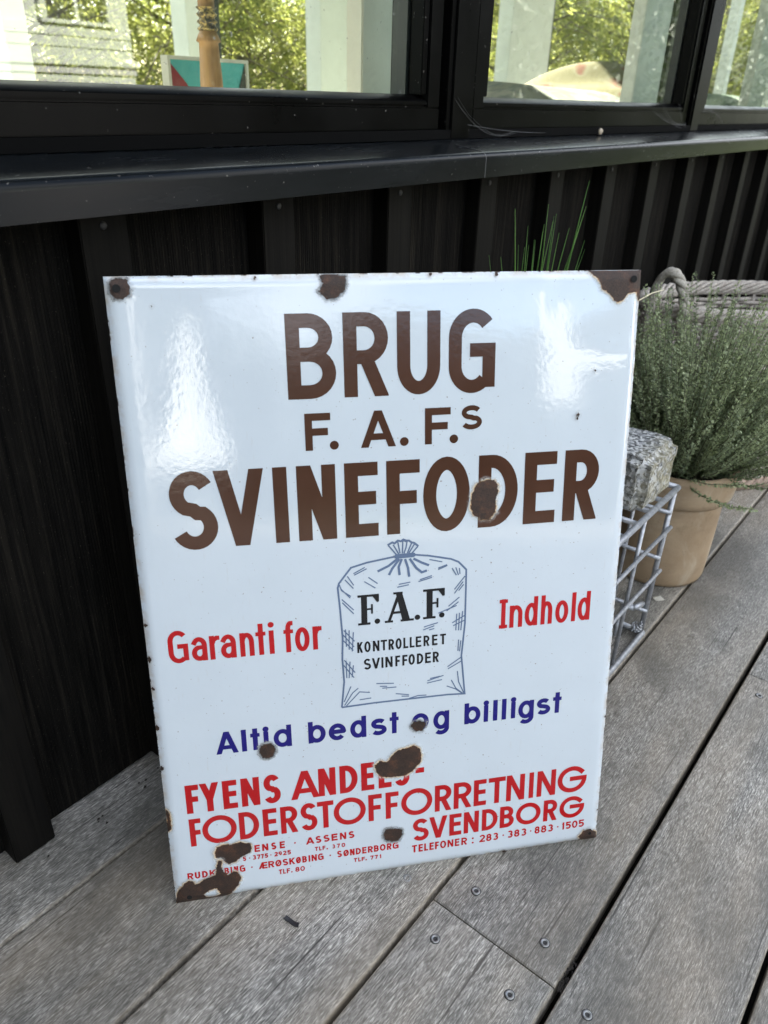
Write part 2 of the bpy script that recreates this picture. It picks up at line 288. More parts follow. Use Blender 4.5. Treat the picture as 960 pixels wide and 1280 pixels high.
# ------------------------------------------------------------------ mesh helpers
class MB:
    def __init__(s): s.v = []; s.f = []; s.r = []; s.e = []; s.mi = []; s.cr = .5; s.cm = 0
    def add(s, vs, fs, r=None, e=None):
        b = len(s.v); s.v += [tuple(x) for x in vs]; s.f += [tuple(i+b for i in q) for q in fs]
        s.r += [s.cr if r is None else r]*len(vs); s.e += (e if e is not None else [0.]*len(vs)); s.mi += [s.cm]*len(fs); return s
    def box(s, x0, x1, y0, y1, z0, z1, bev=0):
        if bev:
            bm = bmesh.new(); bmesh.ops.create_cube(bm, size=1)
            for q in bm.verts: q.co = ((x0+x1)/2+q.co.x*(x1-x0), (y0+y1)/2+q.co.y*(y1-y0), (z0+z1)/2+q.co.z*(z1-z0))
            bmesh.ops.bevel(bm, geom=bm.edges[:], offset=bev, segments=2, affect='EDGES'); s.bm(bm); return s
        return s.add([(x0,y0,z0),(x1,y0,z0),(x1,y1,z0),(x0,y1,z0),(x0,y0,z1),(x1,y0,z1),(x1,y1,z1),(x0,y1,z1)],
                     [(0,3,2,1),(4,5,6,7),(0,1,5,4),(1,2,6,5),(2,3,7,6),(3,0,4,7)])
    def bm(s, bm, mat=None):
        bm.verts.index_update(); vs = [q.co.copy() if mat is None else mat @ q.co for q in bm.verts]
        s.add(vs, [[q.index for q in f.verts] for f in bm.faces]); bm.free(); return s
    def tube(s, pts, rad, n=8, closed=False, cap=True):
        pts = [Vector(p) for p in pts]; N = len(pts); rads = rad if isinstance(rad, (list, tuple)) else [rad]*N
        vs = []; prev = None
        for i, p in enumerate(pts):
            if closed: tg = pts[(i+1) % N]-pts[i-1]
            else: tg = pts[min(i+1, N-1)]-pts[max(i-1, 0)]
            tg.normalize()
            if prev is None:
                a = Vector((0,0,1)) if abs(tg.z) < .9 else Vector((1,0,0)); u = tg.cross(a).normalized()
            else:
                u = prev-tg*prev.dot(tg)
                u = u.normalized() if u.length > 1e-6 else tg.orthogonal().normalized()
            prev = u; q = tg.cross(u)
            for k in range(n): vs.append(p+(u*math.cos(2*PI*k/n)+q*math.sin(2*PI*k/n))*rads[i])
        fs = []
        for i in range(N if closed else N-1):
            j = (i+1) % N
            for k in range(n): fs.append((i*n+k, i*n+(k+1) % n, j*n+(k+1) % n, j*n+k))
        if not closed and cap: fs += [tuple(range(n))[::-1], tuple((N-1)*n+k for k in range(n))]
        return s.add(vs, fs)
    def lathe(s, prof, cx, cy, n=48, z0=0, wob=0):
        vs = []
        for r, z in prof:
            for k in range(n):
                a = 2*PI*k/n; rr = r*(1+wob*math.sin(3*a+z*9)); vs.append((cx+rr*math.cos(a), cy+rr*math.sin(a), z0+z))
        fs = [(i*n+k, i*n+(k+1) % n, (i+1)*n+(k+1) % n, (i+1)*n+k) for i in range(len(prof)-1) for k in range(n)]
        return s.add(vs, fs)
    def prof_x(s, pts, x0, x1, caps=True):          # profile of (y,z) swept along x
        n = len(pts); vs = [(x0, y, z) for y, z in pts]+[(x1, y, z) for y, z in pts]
        fs = [(i, (i+1) % n, n+(i+1) % n, n+i) for i in range(n)]
        if caps: fs += [tuple(range(n))[::-1], tuple(range(n, 2*n))]
        return s.add(vs, fs)
    def build(s, name, mats, parent=None, org=None, smooth=False, rough_r=True):
        if org is None: org = ORG.get(parent.name, (0,0,0)) if parent else (0,0,0)
        me = bpy.data.meshes.new(name); o3 = np.array(org); V = np.array(s.v, float)-o3
        me.from_pydata([tuple(x) for x in V], [], s.f)
        a = me.attributes.new('rnd', 'FLOAT', 'POINT'); a.data.foreach_set('value', np.array(s.r, np.float32))
        a = me.attributes.new('edge', 'FLOAT', 'POINT'); a.data.foreach_set('value', np.array(s.e, np.float32))
        for q in (mats if isinstance(mats, (list, tuple)) else [mats]): me.materials.append(q)
        if any(s.mi): me.polygons.foreach_set('material_index', s.mi)
        if smooth: me.polygons.foreach_set('use_smooth', [True]*len(me.polygons))
        me.update(); o = bpy.data.objects.new(name, me); COL.objects.link(o)
        if parent is not None: o.parent = parent; ORG[o.name] = tuple(org)
        else: o.location = org; ORG[o.name] = tuple(org)
        return o
ORG = {}
def tag(o, label, cat, group=None, kind=None):
    if label: o['label'] = label
    if cat: o['category'] = cat
    if group: o['group'] = group
    if kind: o['kind'] = kind
    return o
def empty(name, loc, label, cat, group=None):
    o = bpy.data.objects.new(name, None); COL.objects.link(o); o.location = loc; o.empty_display_size = .05
    ORG[o.name] = tuple(loc); return tag(o, label, cat, group)
def sharp(o, ang=40):
    me = o.data; me.polygons.foreach_set('use_smooth', [True]*len(me.polygons)); me.set_sharp_from_angle(angle=R_(ang)); return o

# ------------------------------------------------------------------ ground and deck
mb = MB(); mb.add([(-150,-150,-.32),(150,-150,-.32),(150,150,-.32),(-150,150,-.32)], [(0,1,2,3)])
tag(mb.build('ground', M['lawn']), None, None, kind='structure')
GAPS = [.708, .5593, .4104, .264, .1152, -.032, -.18, -.328]+[-.328-.148*k for k in range(1, 18)]
GW = {.5593: .003, .4104: .005, .264: .005, .1152: .0075, -.032: .0055}
JOINT_ROW = 3
def board(mb, x0, x1, y0, y1, r):
    b = .0022; zj = random.uniform(-.0006, .0006)
    pr = [(y0, -.028, .5), (y0, -b, .8), (y0+b*.35, -b*.3, .9), (y0+b, zj, .35), (y0+.0045, zj+.0002, .0), ((y0+y1)/2, zj+.0004, 0.), (y1-.0045, zj+.0002, .0), (y1-b, zj, .35), (y1-b*.35, -b*.3, .9), (y1, -b, .8), (y1, -.028, .5)]
    n = len(pr); vs = []; es = []
    xs = [x0, x0+.0015, x1-.0015, x1]
    for i, x in enumerate(xs):
        for (y, z, e) in pr: vs.append((x, y, z-(.0012 if i in (0, 3) and z > -.01 else 0))); es.append(e)
    fs = [(i*n+k, (i+1)*n+k, (i+1)*n+k+1, i*n+k+1) for i in range(3) for k in range(n-1)]
    fs += [tuple(range(n)), tuple(range(3*n, 4*n))[::-1]]
    mb.add(vs, fs, r, es)
mb = MB()
for i in range(len(GAPS)-1):
    y1, y0 = GAPS[i], GAPS[i+1]; y1 -= GW.get(y1, .005)/2; y0 += GW.get(y0, .005)/2
    cuts = [-3.2]
    if i == JOINT_ROW: cuts += [-1.9, .437, 2.8]
    elif i == 0: cuts += [3.1]
    elif i == 4: cuts += [-1.2, 1.036, 3.3]
    else: cuts += sorted([random.uniform(-2.6, -.9), random.uniform(2.3, 4.2)])
    cuts += [6.0]
    for a, b in zip(cuts[:-1], cuts[1:]): board(mb, a+.0008, b-.0008, y0, y1, random.random())
deck = mb.build('deck', M['deck']); sharp(deck, 35); tag(deck, None, None, kind='structure')
mb = MB(); mb.box(-3.2, 6.0, -2.9, .74, -.16, -.10)
tag(mb.build('under_deck', M['soil']), None, None, kind='structure')
mb = MB()
for (x, y) in [(.473,.2315),(.4697,.1472),(.4021,.2344),(.4031,.1486),(.4339,.0838),(.4376,.2971),(.995,.085),(1.027,.146)]:
    pass
for (x, y) in [(.473,.2315),(.4697,.1472),(.4021,.2344),(.4031,.1486),(.4339,.0838),(.4376,.2971),(.995,.085)]:
    mb = MB(); mb.lathe([(.0046,.0003),(.0044,.0011),(.0034,.0012),(.0022,.0006)], x, y, 20)
    hd = mb.build('screw', M['screw'], deck, smooth=True)
    m2 = MB(); m2.lathe([(.0023,.0007),(.0015,.0004),(.00001,.0003)], x, y, 12); m2.lathe([(.0054,.0004),(.0046,.0006)], x, y, 20); m2.build('screw_recess', M['screwd'], hd)

# ------------------------------------------------------------------ the house: cladding, sill, windows, room behind
YB, YR = .630, .655
house = empty('garden_room', (1.0, .66, 0), 'black timber garden room with board-and-batten cladding below black framed windows', 'building')
X0, X1 = -2.4, 6.0
PITCH = .2118
BX = [(.3684+PITCH*k) for k in range(0, 26)]
BXL = [.1768-.2118*k for k in range(0, 12)]
allx = sorted(BX+BXL)
for a, b in zip(allx[:-1], allx[1:]):
    if a > X1: continue
    mb = MB(); r = random.random(); mb.cr = r; dy = random.uniform(-.0015, .0015)
    mb.box(a+.012, b+.034, YR+dy, YR+.02+dy, .004, .668)
    mb.build('cladding_board', M['clad'], house)
for x in allx:
    if x > X1-.05: continue
    mb = MB(); mb.cr = random.random(); w_ = .046+random.uniform(-.001, .002); mb.box(x, x+w_, YB, YR+.006, .0015+random.uniform(0, .002), .668, .0012)
    bt = mb.build('batten', M['batten'], house)
    if 0 < x < 2.7:
        mb = MB(); mb.lathe([(.0036, 0), (.0034, .0009), (.0018, .0013), (.0001, .0013)], 0, 0, 12)
        mb.v = [(x+.023+a_, YB-.0002-c_, .637+b_) for a_, b_, c_ in mb.v]; mb.build('nail_head', M['screwd'], bt, smooth=True)
mb = MB(); mb.box(X0, X1, .682, .74, -.02, .668); mb.build('wall_core', M['rubber'], house)
# sill in two lengths
def sill(x0, x1):
    yf = .590
    pr = [(yf+.004, .6505), (yf, .6505), (yf, .6735)]
    for k in range(7):
        a = PI-PI/2*.95*k/6; pr.append((yf+.008+.008*math.cos(a), .6735+.0085*math.sin(a)))
    pr += [(.676, .6915), (.69, .693), (.69, .668), (.60, .668), (yf+.004, .664)]
    mb = MB(); mb.prof_x(pr, x0, x1); o = mb.build('window_sill', M['sill'], house); sharp(o, 35); return o
sill(X0, .9475); sill(.9483, X1)
mb = MB(); mb.prof_x([(.5896, .6505), (.5896, .6742), (.592, .6795), (.598, .6828), (.64, .6885), (.64, .688), (.598, .682), (.593, .679), (.5905, .674), (.5905, .6505)], .9474, .9484)
mb.build('sill_joint', M['sealjoint'], house)
mb = MB(); mb.box(X0, X1, .6775, .72, .6925, .7042); mb.build('frame_underlay', M['rubber'], house)
ZT = 2.0
def window(xl, xr):
    """outer frame, stepped glazing bead and pane; frame face at y=.685"""
    yf = .684; fw = .028
    f = MB()
    f.box(xl, xr, yf, .75, .7045, .7305, .0012)                          # bottom rail
    f.box(xl, xr, yf, .75, ZT-.06, ZT, .0012)
    f.box(xl, xl+fw, yf+.0004, .75, .7309, ZT-.0604, .0012); f.box(xr-fw, xr, yf+.0004, .75, .7309, ZT-.0604, .0012)
    fr = f.build('window_frame', M['alu'], house); sharp(fr, 35)
    b = MB(); a, c = xl+fw, xr-fw
    pr = [(yf+.002, .7311), (yf+.002, .7325), (yf+.0055, .7325), (yf+.0055, .7345), (yf+.002, .7345), (yf+.002, .7385), (yf+.0035, .740), (yf+.020, .7465), (yf+.024, .7465), (yf+.024, .7311)]
    b.prof_x(pr, a, c)
    for (p, q, s_) in ((a, a+.012, 1), (c-.012, c, -1)):
        b.box(p, q, yf+.003, yf+.024, .7467, ZT-.0612, .001)
    bd = b.build('glazing_bead', M['alu'], fr); sharp(bd, 35)
    g = MB(); g.add([(a+.004, yf+.0245, .745), (c-.004, yf+.0245, .745), (c-.004, yf+.0245, ZT-.06), (a+.004, yf+.0245, ZT-.06)], [(0,1,2,3)])
    g.build('pane', M['glass'], fr)
    k = MB(); k.box(a+.0005, c-.0005, yf+.0262, .80, .72, .7435); k.build('inner_sash', M['darkgreen'], fr)
    k = MB(); k.box(a+.0005, a+.016, yf+.027, .735, .7437, ZT-.06); k.box(c-.016, c-.0005, yf+.027, .735, .7437, ZT-.06); k.build('inner_jamb', M['darkgreen'], fr)
MULL = [(.028, .073), (.988, .035+1.0), (1.958, 2.006), (2.93, 2.978), (3.9, 3.948), (4.87, 4.918)]
wins = [(.09, .967), (1.052, 1.9405), (2.022, 2.912), (2.995, 3.882), (3.965, 4.852)]
for xl, xr in wins: window(xl, xr)
for a, b in MULL:
    mb = MB(); mb.box(a, b, .6765, .76, .6925, ZT, .0012); mb.box(a-.010, b+.010, .6795, .755, .6985, ZT-.001, .0008)
    o = mb.build('mullion', M['alu'], house); sharp(o, 35)
mb = MB(); mb.box(X0, .028, .66, .76, .7057, ZT); mb.box(4.918, X1, .66, .76, .7057, ZT); mb.cr = .3; mb.build('side_cladding', M['clad'], house)
mb = MB(); mb.box(X0, X1, .64, .78, ZT+.001, 2.45); mb.cr = .4; mb.build('upper_wall', M['clad'], house)
mb = MB(); mb.box(X0-.2, X1+.2, .15, 2.74, 2.452, 2.60); mb.build('roof', M['roof'], house)
mb = MB(); mb.box(X0+.001, 7.2, .765, 2.72, -.05, .12); mb.build('room_floor', M['floor'], house)
mb = MB(); mb.box(X0, X0+.08, .765, 2.72, .121, 2.45); mb.box(9.4, 9.5, .765, 2.72, .121, 2.45); mb.build('end_wall', M['roomwall'], house)
mb = MB(); mb.box(X0+.081, 9.39, 2.60, 2.68, .121, .52); mb.build('rear_dwarf_wall', M['roomwall'], house)
mb = MB(); mb.box(X0+.081, 9.39, .80, .86, .121, .70); mb.build('inner_lining', M['roomwall'], house)
for a, b, dk in [(-.6,-.5,0), (.55,.63,0), (1.378,1.455,0), (2.07,2.185,1), (2.775,2.975,0), (3.6,3.66,0), (4.33,4.80,1), (6.55,6.75,0), (8.2,8.3,0)]:
    mb = MB(); mb.box(a, b, 2.60, 2.69, .521, 2.45, .003); mb.build('rear_post', M['paint'], house)
    if dk: mb = MB(); mb.box(b+.001, b+.064, 2.63, 2.68, .521, 2.45); mb.build('rear_door_edge', M['darkgreen'], house)
for a, b in [(1.09, 1.178), (2.20, 2.40), (3.24, 3.42)]:
    mb = MB(); mb.box(a, b, .93, .965, .121, 2.45, .002); mb.build('inner_post', M['paint'], house)

# ------------------------------------------------------------------ things inside the room
po = empty('turned_wooden_stand', (.9155, 1.1, .12), 'turned wooden stand with gilded carved bands behind the left window', 'stand')
pz = .12
mb = MB(); mb.lathe([(.10,0),(.10,.02),(.03,.05),(.02,.12),(.022,.5-.12+.12),(.0178,.62-.12+.14),(.0155,.80-pz),(.0150,.810-pz),(.0195,.8125-pz),(.0150,.822-pz),(.0128,.826-pz)], .9155, 1.1, 40, pz); mb.build('shaft', M['wood'], po, smooth=True)
prof = []
for k in range(15):
    z = .8265+k*.0022; prof.append((.0140+.0022*math.sin(k*1.45), z-pz))
mb = MB(); mb.lathe(prof, .9155, 1.1, 40, pz); mb.build('carved_band', M['gilt'], po, smooth=True)
mb = MB(); mb.lathe([(.013,.8575-pz),(.0125,.866-pz),(.017,.876-pz),(.022,.90-pz),(.020,.96-pz),(.014,1.02-pz),(.012,1.3-pz),(.03,1.34-pz),(.03,1.35-pz),(.0001,1.35-pz)], .9155, 1.1, 40, pz); mb.build('upper_shaft', M['wood'], po, smooth=True)
pc = empty('framed_picture', (1.08, 1.3, .5), 'framed picture with teal and maroon shapes leaning behind the wooden stand', 'picture')
mb = MB(); xa, xb, zt = .9843, 1.1779, .799
mb.box(xa, xb, 1.30, 1.32, zt-.006, zt); mb.box(xa, xa+.006, 1.30, 1.32, .5, zt-.0061); mb.box(xb-.006, xb, 1.30, 1.32, .5, zt-.0061); mb.build('frame', M['picframe'], pc)
mb = MB(); mb.add([(xa+.006,1.306,.5),(xb-.006,1.306,.5),(xb-.006,1.306,zt-.006),(xa+.006,1.306,zt-.006)], [(0,1,2,3)]); mb.build('canvas', M['teal'], pc)
mb = MB(); mb.add([(xa+.006,1.3045,.70),(xa+.006,1.3045,zt-.009),(1.0275,1.3045,.7545),(1.065,1.3045,.70)], [(0,1,2,3)]); mb.build('painted_shape', M['maroon'], pc)
mb = MB(); mb.add([(xb-.006,1.3045,.70),(xb-.006,1.3045,zt-.009),(1.157,1.3045,.757),(1.135,1.3045,.70)], [(3,2,1,0)]); mb.build('painted_shape', M['darkgreen'], pc)
mb = MB(); mb.box(.95, 1.22, 1.2, 1.6, .46, .499, .004); mb.box(.96,.99,1.21,1.24,.121,.4595); mb.box(1.18,1.21,1.21,1.24,.121,.4595); mb.box(.96,.99,1.56,1.59,.121,.4595); mb.box(1.18,1.21,1.56,1.59,.121,.4595)
sb = mb.build('low_table', M['paint'], None, (1.08, 1.4, .12)); tag(sb, 'low white table holding up the framed teal picture', 'table')
bed = empty('daybed', (3.0, 1.35, .12), 'daybed pushed up behind the right-hand windows', 'daybed')
mb = MB(); mb.box(1.95, 4.6, 1.05, 1.78, .18, .52, .01); mb.build('base', M['paint'], bed)
mb = MB(); mb.box(1.97, 4.58, 1.06, 1.77, .521, .735, .03); mb.build('mattress', M['green_cover'], bed)
def bumpy(x0, x1, y0, y1, zf, nx=50, ny=24, th=.02):
    vs = []; 
    for i in range(nx+1):
        for j in range(ny+1):
            x = x0+(x1-x0)*i/nx; y = y0+(y1-y0)*j/ny; vs.append((x, y, zf(x, y, i/nx, j/ny)))
    fs = [(i*(ny+1)+j, (i+1)*(ny+1)+j, (i+1)*(ny+1)+j+1, i*(ny+1)+j+1) for i in range(nx) for j in range(ny)]
    n = len(vs); vs += [(x, y, .736) for x, y, z in vs]; fs += [tuple(q+n for q in f[::-1]) for f in fs]
    ring = [i*(ny+1) for i in range(nx+1)]+[nx*(ny+1)+j for j in range(1, ny+1)]+[i*(ny+1)+ny for i in range(nx-1, -1, -1)]+[j for j in range(ny-1, 0, -1)]
    for a, b in zip(ring, ring[1:]+ring[:1]): fs.append((a, b, b+n, a+n))
    mb = MB(); mb.add(vs, fs); return mb
o = bumpy(2.0, 2.72, 1.1, 1.7, lambda x, y, u, v: .744+.050*min(1, 6*u, 6*(1-u), 5*v, 5*(1-v))*(.75+.25*math.sin(9*x+3*y)*math.sin(7*y+1))).build('folded_blanket', M['blanket'], None, (2.36, 1.4, .736), smooth=True)
tag(o, 'pale patterned blanket lying on the daybed behind the middle window', 'blanket')
o = bumpy(2.56, 3.12, 1.12, 1.6, lambda x, y, u, v: .7375+(.118*max(0, math.sin(PI*min(1, max(0, u*.80+.02))))**.9+.020*math.sin(11*u+5*v)*math.sin(PI*u))*max(0, math.sin(PI*v))**.4).build('cushion', M['cushion'], None, (2.84, 1.36, .736), smooth=True)
tag(o, 'plump flowered cushion standing up beside the blanket', 'cushion')
o = bumpy(3.65, 4.45, 1.15, 1.6, lambda x, y, u, v: .737+.062*min(1, 5*u, 5*(1-u))*max(0, math.sin(PI*v))**.5).build('bolster', M['green_cover'], None, (4.05, 1.37, .736), smooth=True)
tag(o, 'pale green bolster lying behind the right-hand window', 'bolster')

# ------------------------------------------------------------------ foliage helpers
def leaf_cloud(mb, P, D, L, Wd, R):
    """many narrow leaves at once: P base, D direction (n,3), L length, Wd width, R random per leaf"""
    n = len(P); D = D/np.linalg.norm(D, axis=1)[:, None]
    A = rng.normal(size=(n, 3)); S = np.cross(D, A); S /= np.linalg.norm(S, axis=1)[:, None]
    U = np.cross(S, D)
    mid = P+D*(L*.5)[:, None]+U*(L*.06)[:, None]; tip = P+D*L[:, None]
    V = np.stack([P, mid+S*(Wd*.5)[:, None], tip, mid-S*(Wd*.5)[:, None]], 1).reshape(-1, 3)
    b = len(mb.v); mb.v += [tuple(x) for x in V]; mb.f += [(b+4*i, b+4*i+1, b+4*i+2, b+4*i+3) for i in range(n)]
    mb.r += list(np.repeat(R, 4)); mb.e += [0.]*(4*n); mb.mi += [mb.cm]*n
def tree_mesh(seed, h, spread, nb, nl, leafL):
    rs = np.random.default_rng(seed); tr = MB(); cr = MB()
    tr.tube([(0,0,0), (.03,.02,h*.3), (-.02,.05,h*.6), (.04,0,h*.95)], [.05,.04,.028,.01], 8)
    for k in range(nb):
        z = rs.uniform(.04, .92)*h; a = rs.uniform(0, 2*PI); r = spread*(1-.55*abs(z/h-.4))*rs.uniform(.6, 1.1)
        p0 = Vector((0, 0, z)); p1 = Vector((r*.5*math.cos(a), r*.5*math.sin(a), z+.25*rs.uniform(.3, 1.2))); p2 = Vector((r*math.cos(a), r*math.sin(a), z+rs.uniform(-.15, .4)))
        tr.tube([p0, p1, p2], [.012, .007, .002], 5)
        tt = rs.uniform(.25, 1, nl)**.7
        P = np.array([(p0*(1-t_)**2+p1*2*t_*(1-t_)+p2*t_*t_)[:] for t_ in tt])+rs.normal(scale=.075, size=(nl, 3))
        D = np.column_stack([np.full(nl, math.cos(a))*.5, np.full(nl, math.sin(a))*.5, np.full(nl, -.35)])+rs.normal(scale=.55, size=(nl, 3))
        leaf_cloud(cr, P, D, rs.uniform(.6, 1.2, nl)*leafL, rs.uniform(.13, .24, nl)*leafL, np.clip(rs.normal(.5, .25)+rs.normal(scale=.2, size=nl), 0, 1))
    return tr, cr
protos = []
for s_, h, sp_, nb, nl, lf in [(1, 3.2, 1.0, 130, 120, .07), (2, 2.6, .9, 120, 120, .065), (3, 3.6, 1.1, 140, 120, .08)]:
    tr, cr = tree_mesh(s_, h, sp_, nb, nl, lf)
    t0 = tr.build('trunk', M['bark'], smooth=True); c0 = cr.build('crown', M['willow']); protos.append((t0.data, c0.data))
    bpy.data.objects.remove(t0); bpy.data.objects.remove(c0)
spots = [(.5,5.2),(1.6,4.6),(2.7,5.0),(3.6,4.5),(4.6,5.1),(5.5,4.4),(6.4,5.0),(7.4,4.3),(8.6,4.9),(9.6,4.2),(10.8,4.6),(12.0,3.9),(13.4,4.5),(2.1,6.6),(4.1,6.9),(6.0,6.8),(8.2,6.7),(10.4,6.6),(12.6,6.2),(15,4.6),(15.2,6.4),(17.5,5.2),(1.2,7.6),(3.0,8.0),(5.0,8.2),(7.0,8.0),(9.2,8.1),(11.5,7.8),(14,7.6),(17,7.4),(20,6.0)]
for i, (x, y) in enumerate(spots):
    tm, cm = protos[i % 3]
    lab = 'slender leafy tree seen through the left window' if x < 4.3 else ('slender leafy tree seen through the middle window' if x < 9.3 else 'slender leafy tree seen through the far right window')
    r = empty('garden_tree', (x, y, -.32), lab, 'tree', 'sunlit trees behind the garden room')
    r.rotation_euler = (0, 0, random.uniform(0, 6.28)); k = random.uniform(.9, 1.15); r.scale = (k, k, k)
    for nm, me in (('trunk', tm), ('crown', cm)):
        o = bpy.data.objects.new(nm, me); COL.objects.link(o); o.parent = r

# ------------------------------------------------------------------ the enamel sign (local metres: u right, v up, n out of the face)
SW, SH = .47006, .62346
sign = empty('enamel_sign', (.25844, .46270, .0006), 'old white enamel advertising sign with brown, red and blue lettering leaning upright on the deck', 'sign')
su, sv = Vector((.7653067, -.6436658, 0)), Vector((.13324267, .15842307, .97833968)); sn = su.cross(sv)
sign.matrix_world = Matrix(((su.x, sv.x, sn.x, .25844), (su.y, sv.y, sn.y, .46270), (su.z, sv.z, sn.z, .0006), (0,0,0,1)))
def surf(u, v):
    d = min(u, SW-u, v, SH-v); k = max(0., 1-d/.010)
    n = -.0034*k*k+.0016*math.sin(PI*u/SW)*math.sin(PI*v/SH)
    r = math.hypot(max(0, u-(SW-.09))/.09, max(0, v-(SH-.07))/.07); n -= .0012*r*r*(1 if u > SW-.09 and v > SH-.07 else 0)
    return n
def steps(L):
    a = [0, .0004, .0015, .003, .0045, .006, .008, .010]
    return a+[.010+(L-.020)*k/60 for k in range(1, 60)]+[L-x for x in a[::-1]]
us, vs_ = steps(SW), steps(SH)
mb = MB(); nu, nv = len(us), len(vs_); P = []; E = []
for v in vs_:
    for u in us:
        P.append((u, v, surf(u, v))); E.append(max(0., 1-min(u, SW-u, v, SH-v)/.006))
F = [(j*nu+i, j*nu+i+1, (j+1)*nu+i+1, (j+1)*nu+i) for j in range(nv-1) for i in range(nu-1)]
mb.add(P, F, None, E)
nb = len(P); ring = [i for i in range(nu)]+[j*nu+nu-1 for j in range(1, nv)]+[(nv-1)*nu+i for i in range(nu-2, -1, -1)]+[j*nu for j in range(nv-2, 0, -1)]
B = [(P[q][0]+(.0004 if P[q][0] < SW/2 else -.0004), P[q][1]+(.0004 if P[q][1] < SH/2 else -.0004), P[q][2]-.0022) for q in ring]
n0 = len(mb.v); mb.add(B, [], None, [1.]*len(B))
L_ = len(ring)
for i in range(L_): mb.f.append((ring[i], n0+i, n0+(i+1) % L_, ring[(i+1) % L_])); mb.mi.append(0)
n1 = len(mb.v); mb.add([(u, v, surf(u, v)-.0025) for u, v in [(.0004,.0004),(SW-.0004,.0004),(SW-.0004,SH-.0004),(.0004,SH-.0004)]], [(3,2,1,0)])
mb.mi[-1] = 1
panel = mb.build('panel', [M['white'], M['steel']], sign, org=(0,0,0), smooth=True); panel.data.set_sharp_from_angle(angle=R_(50))

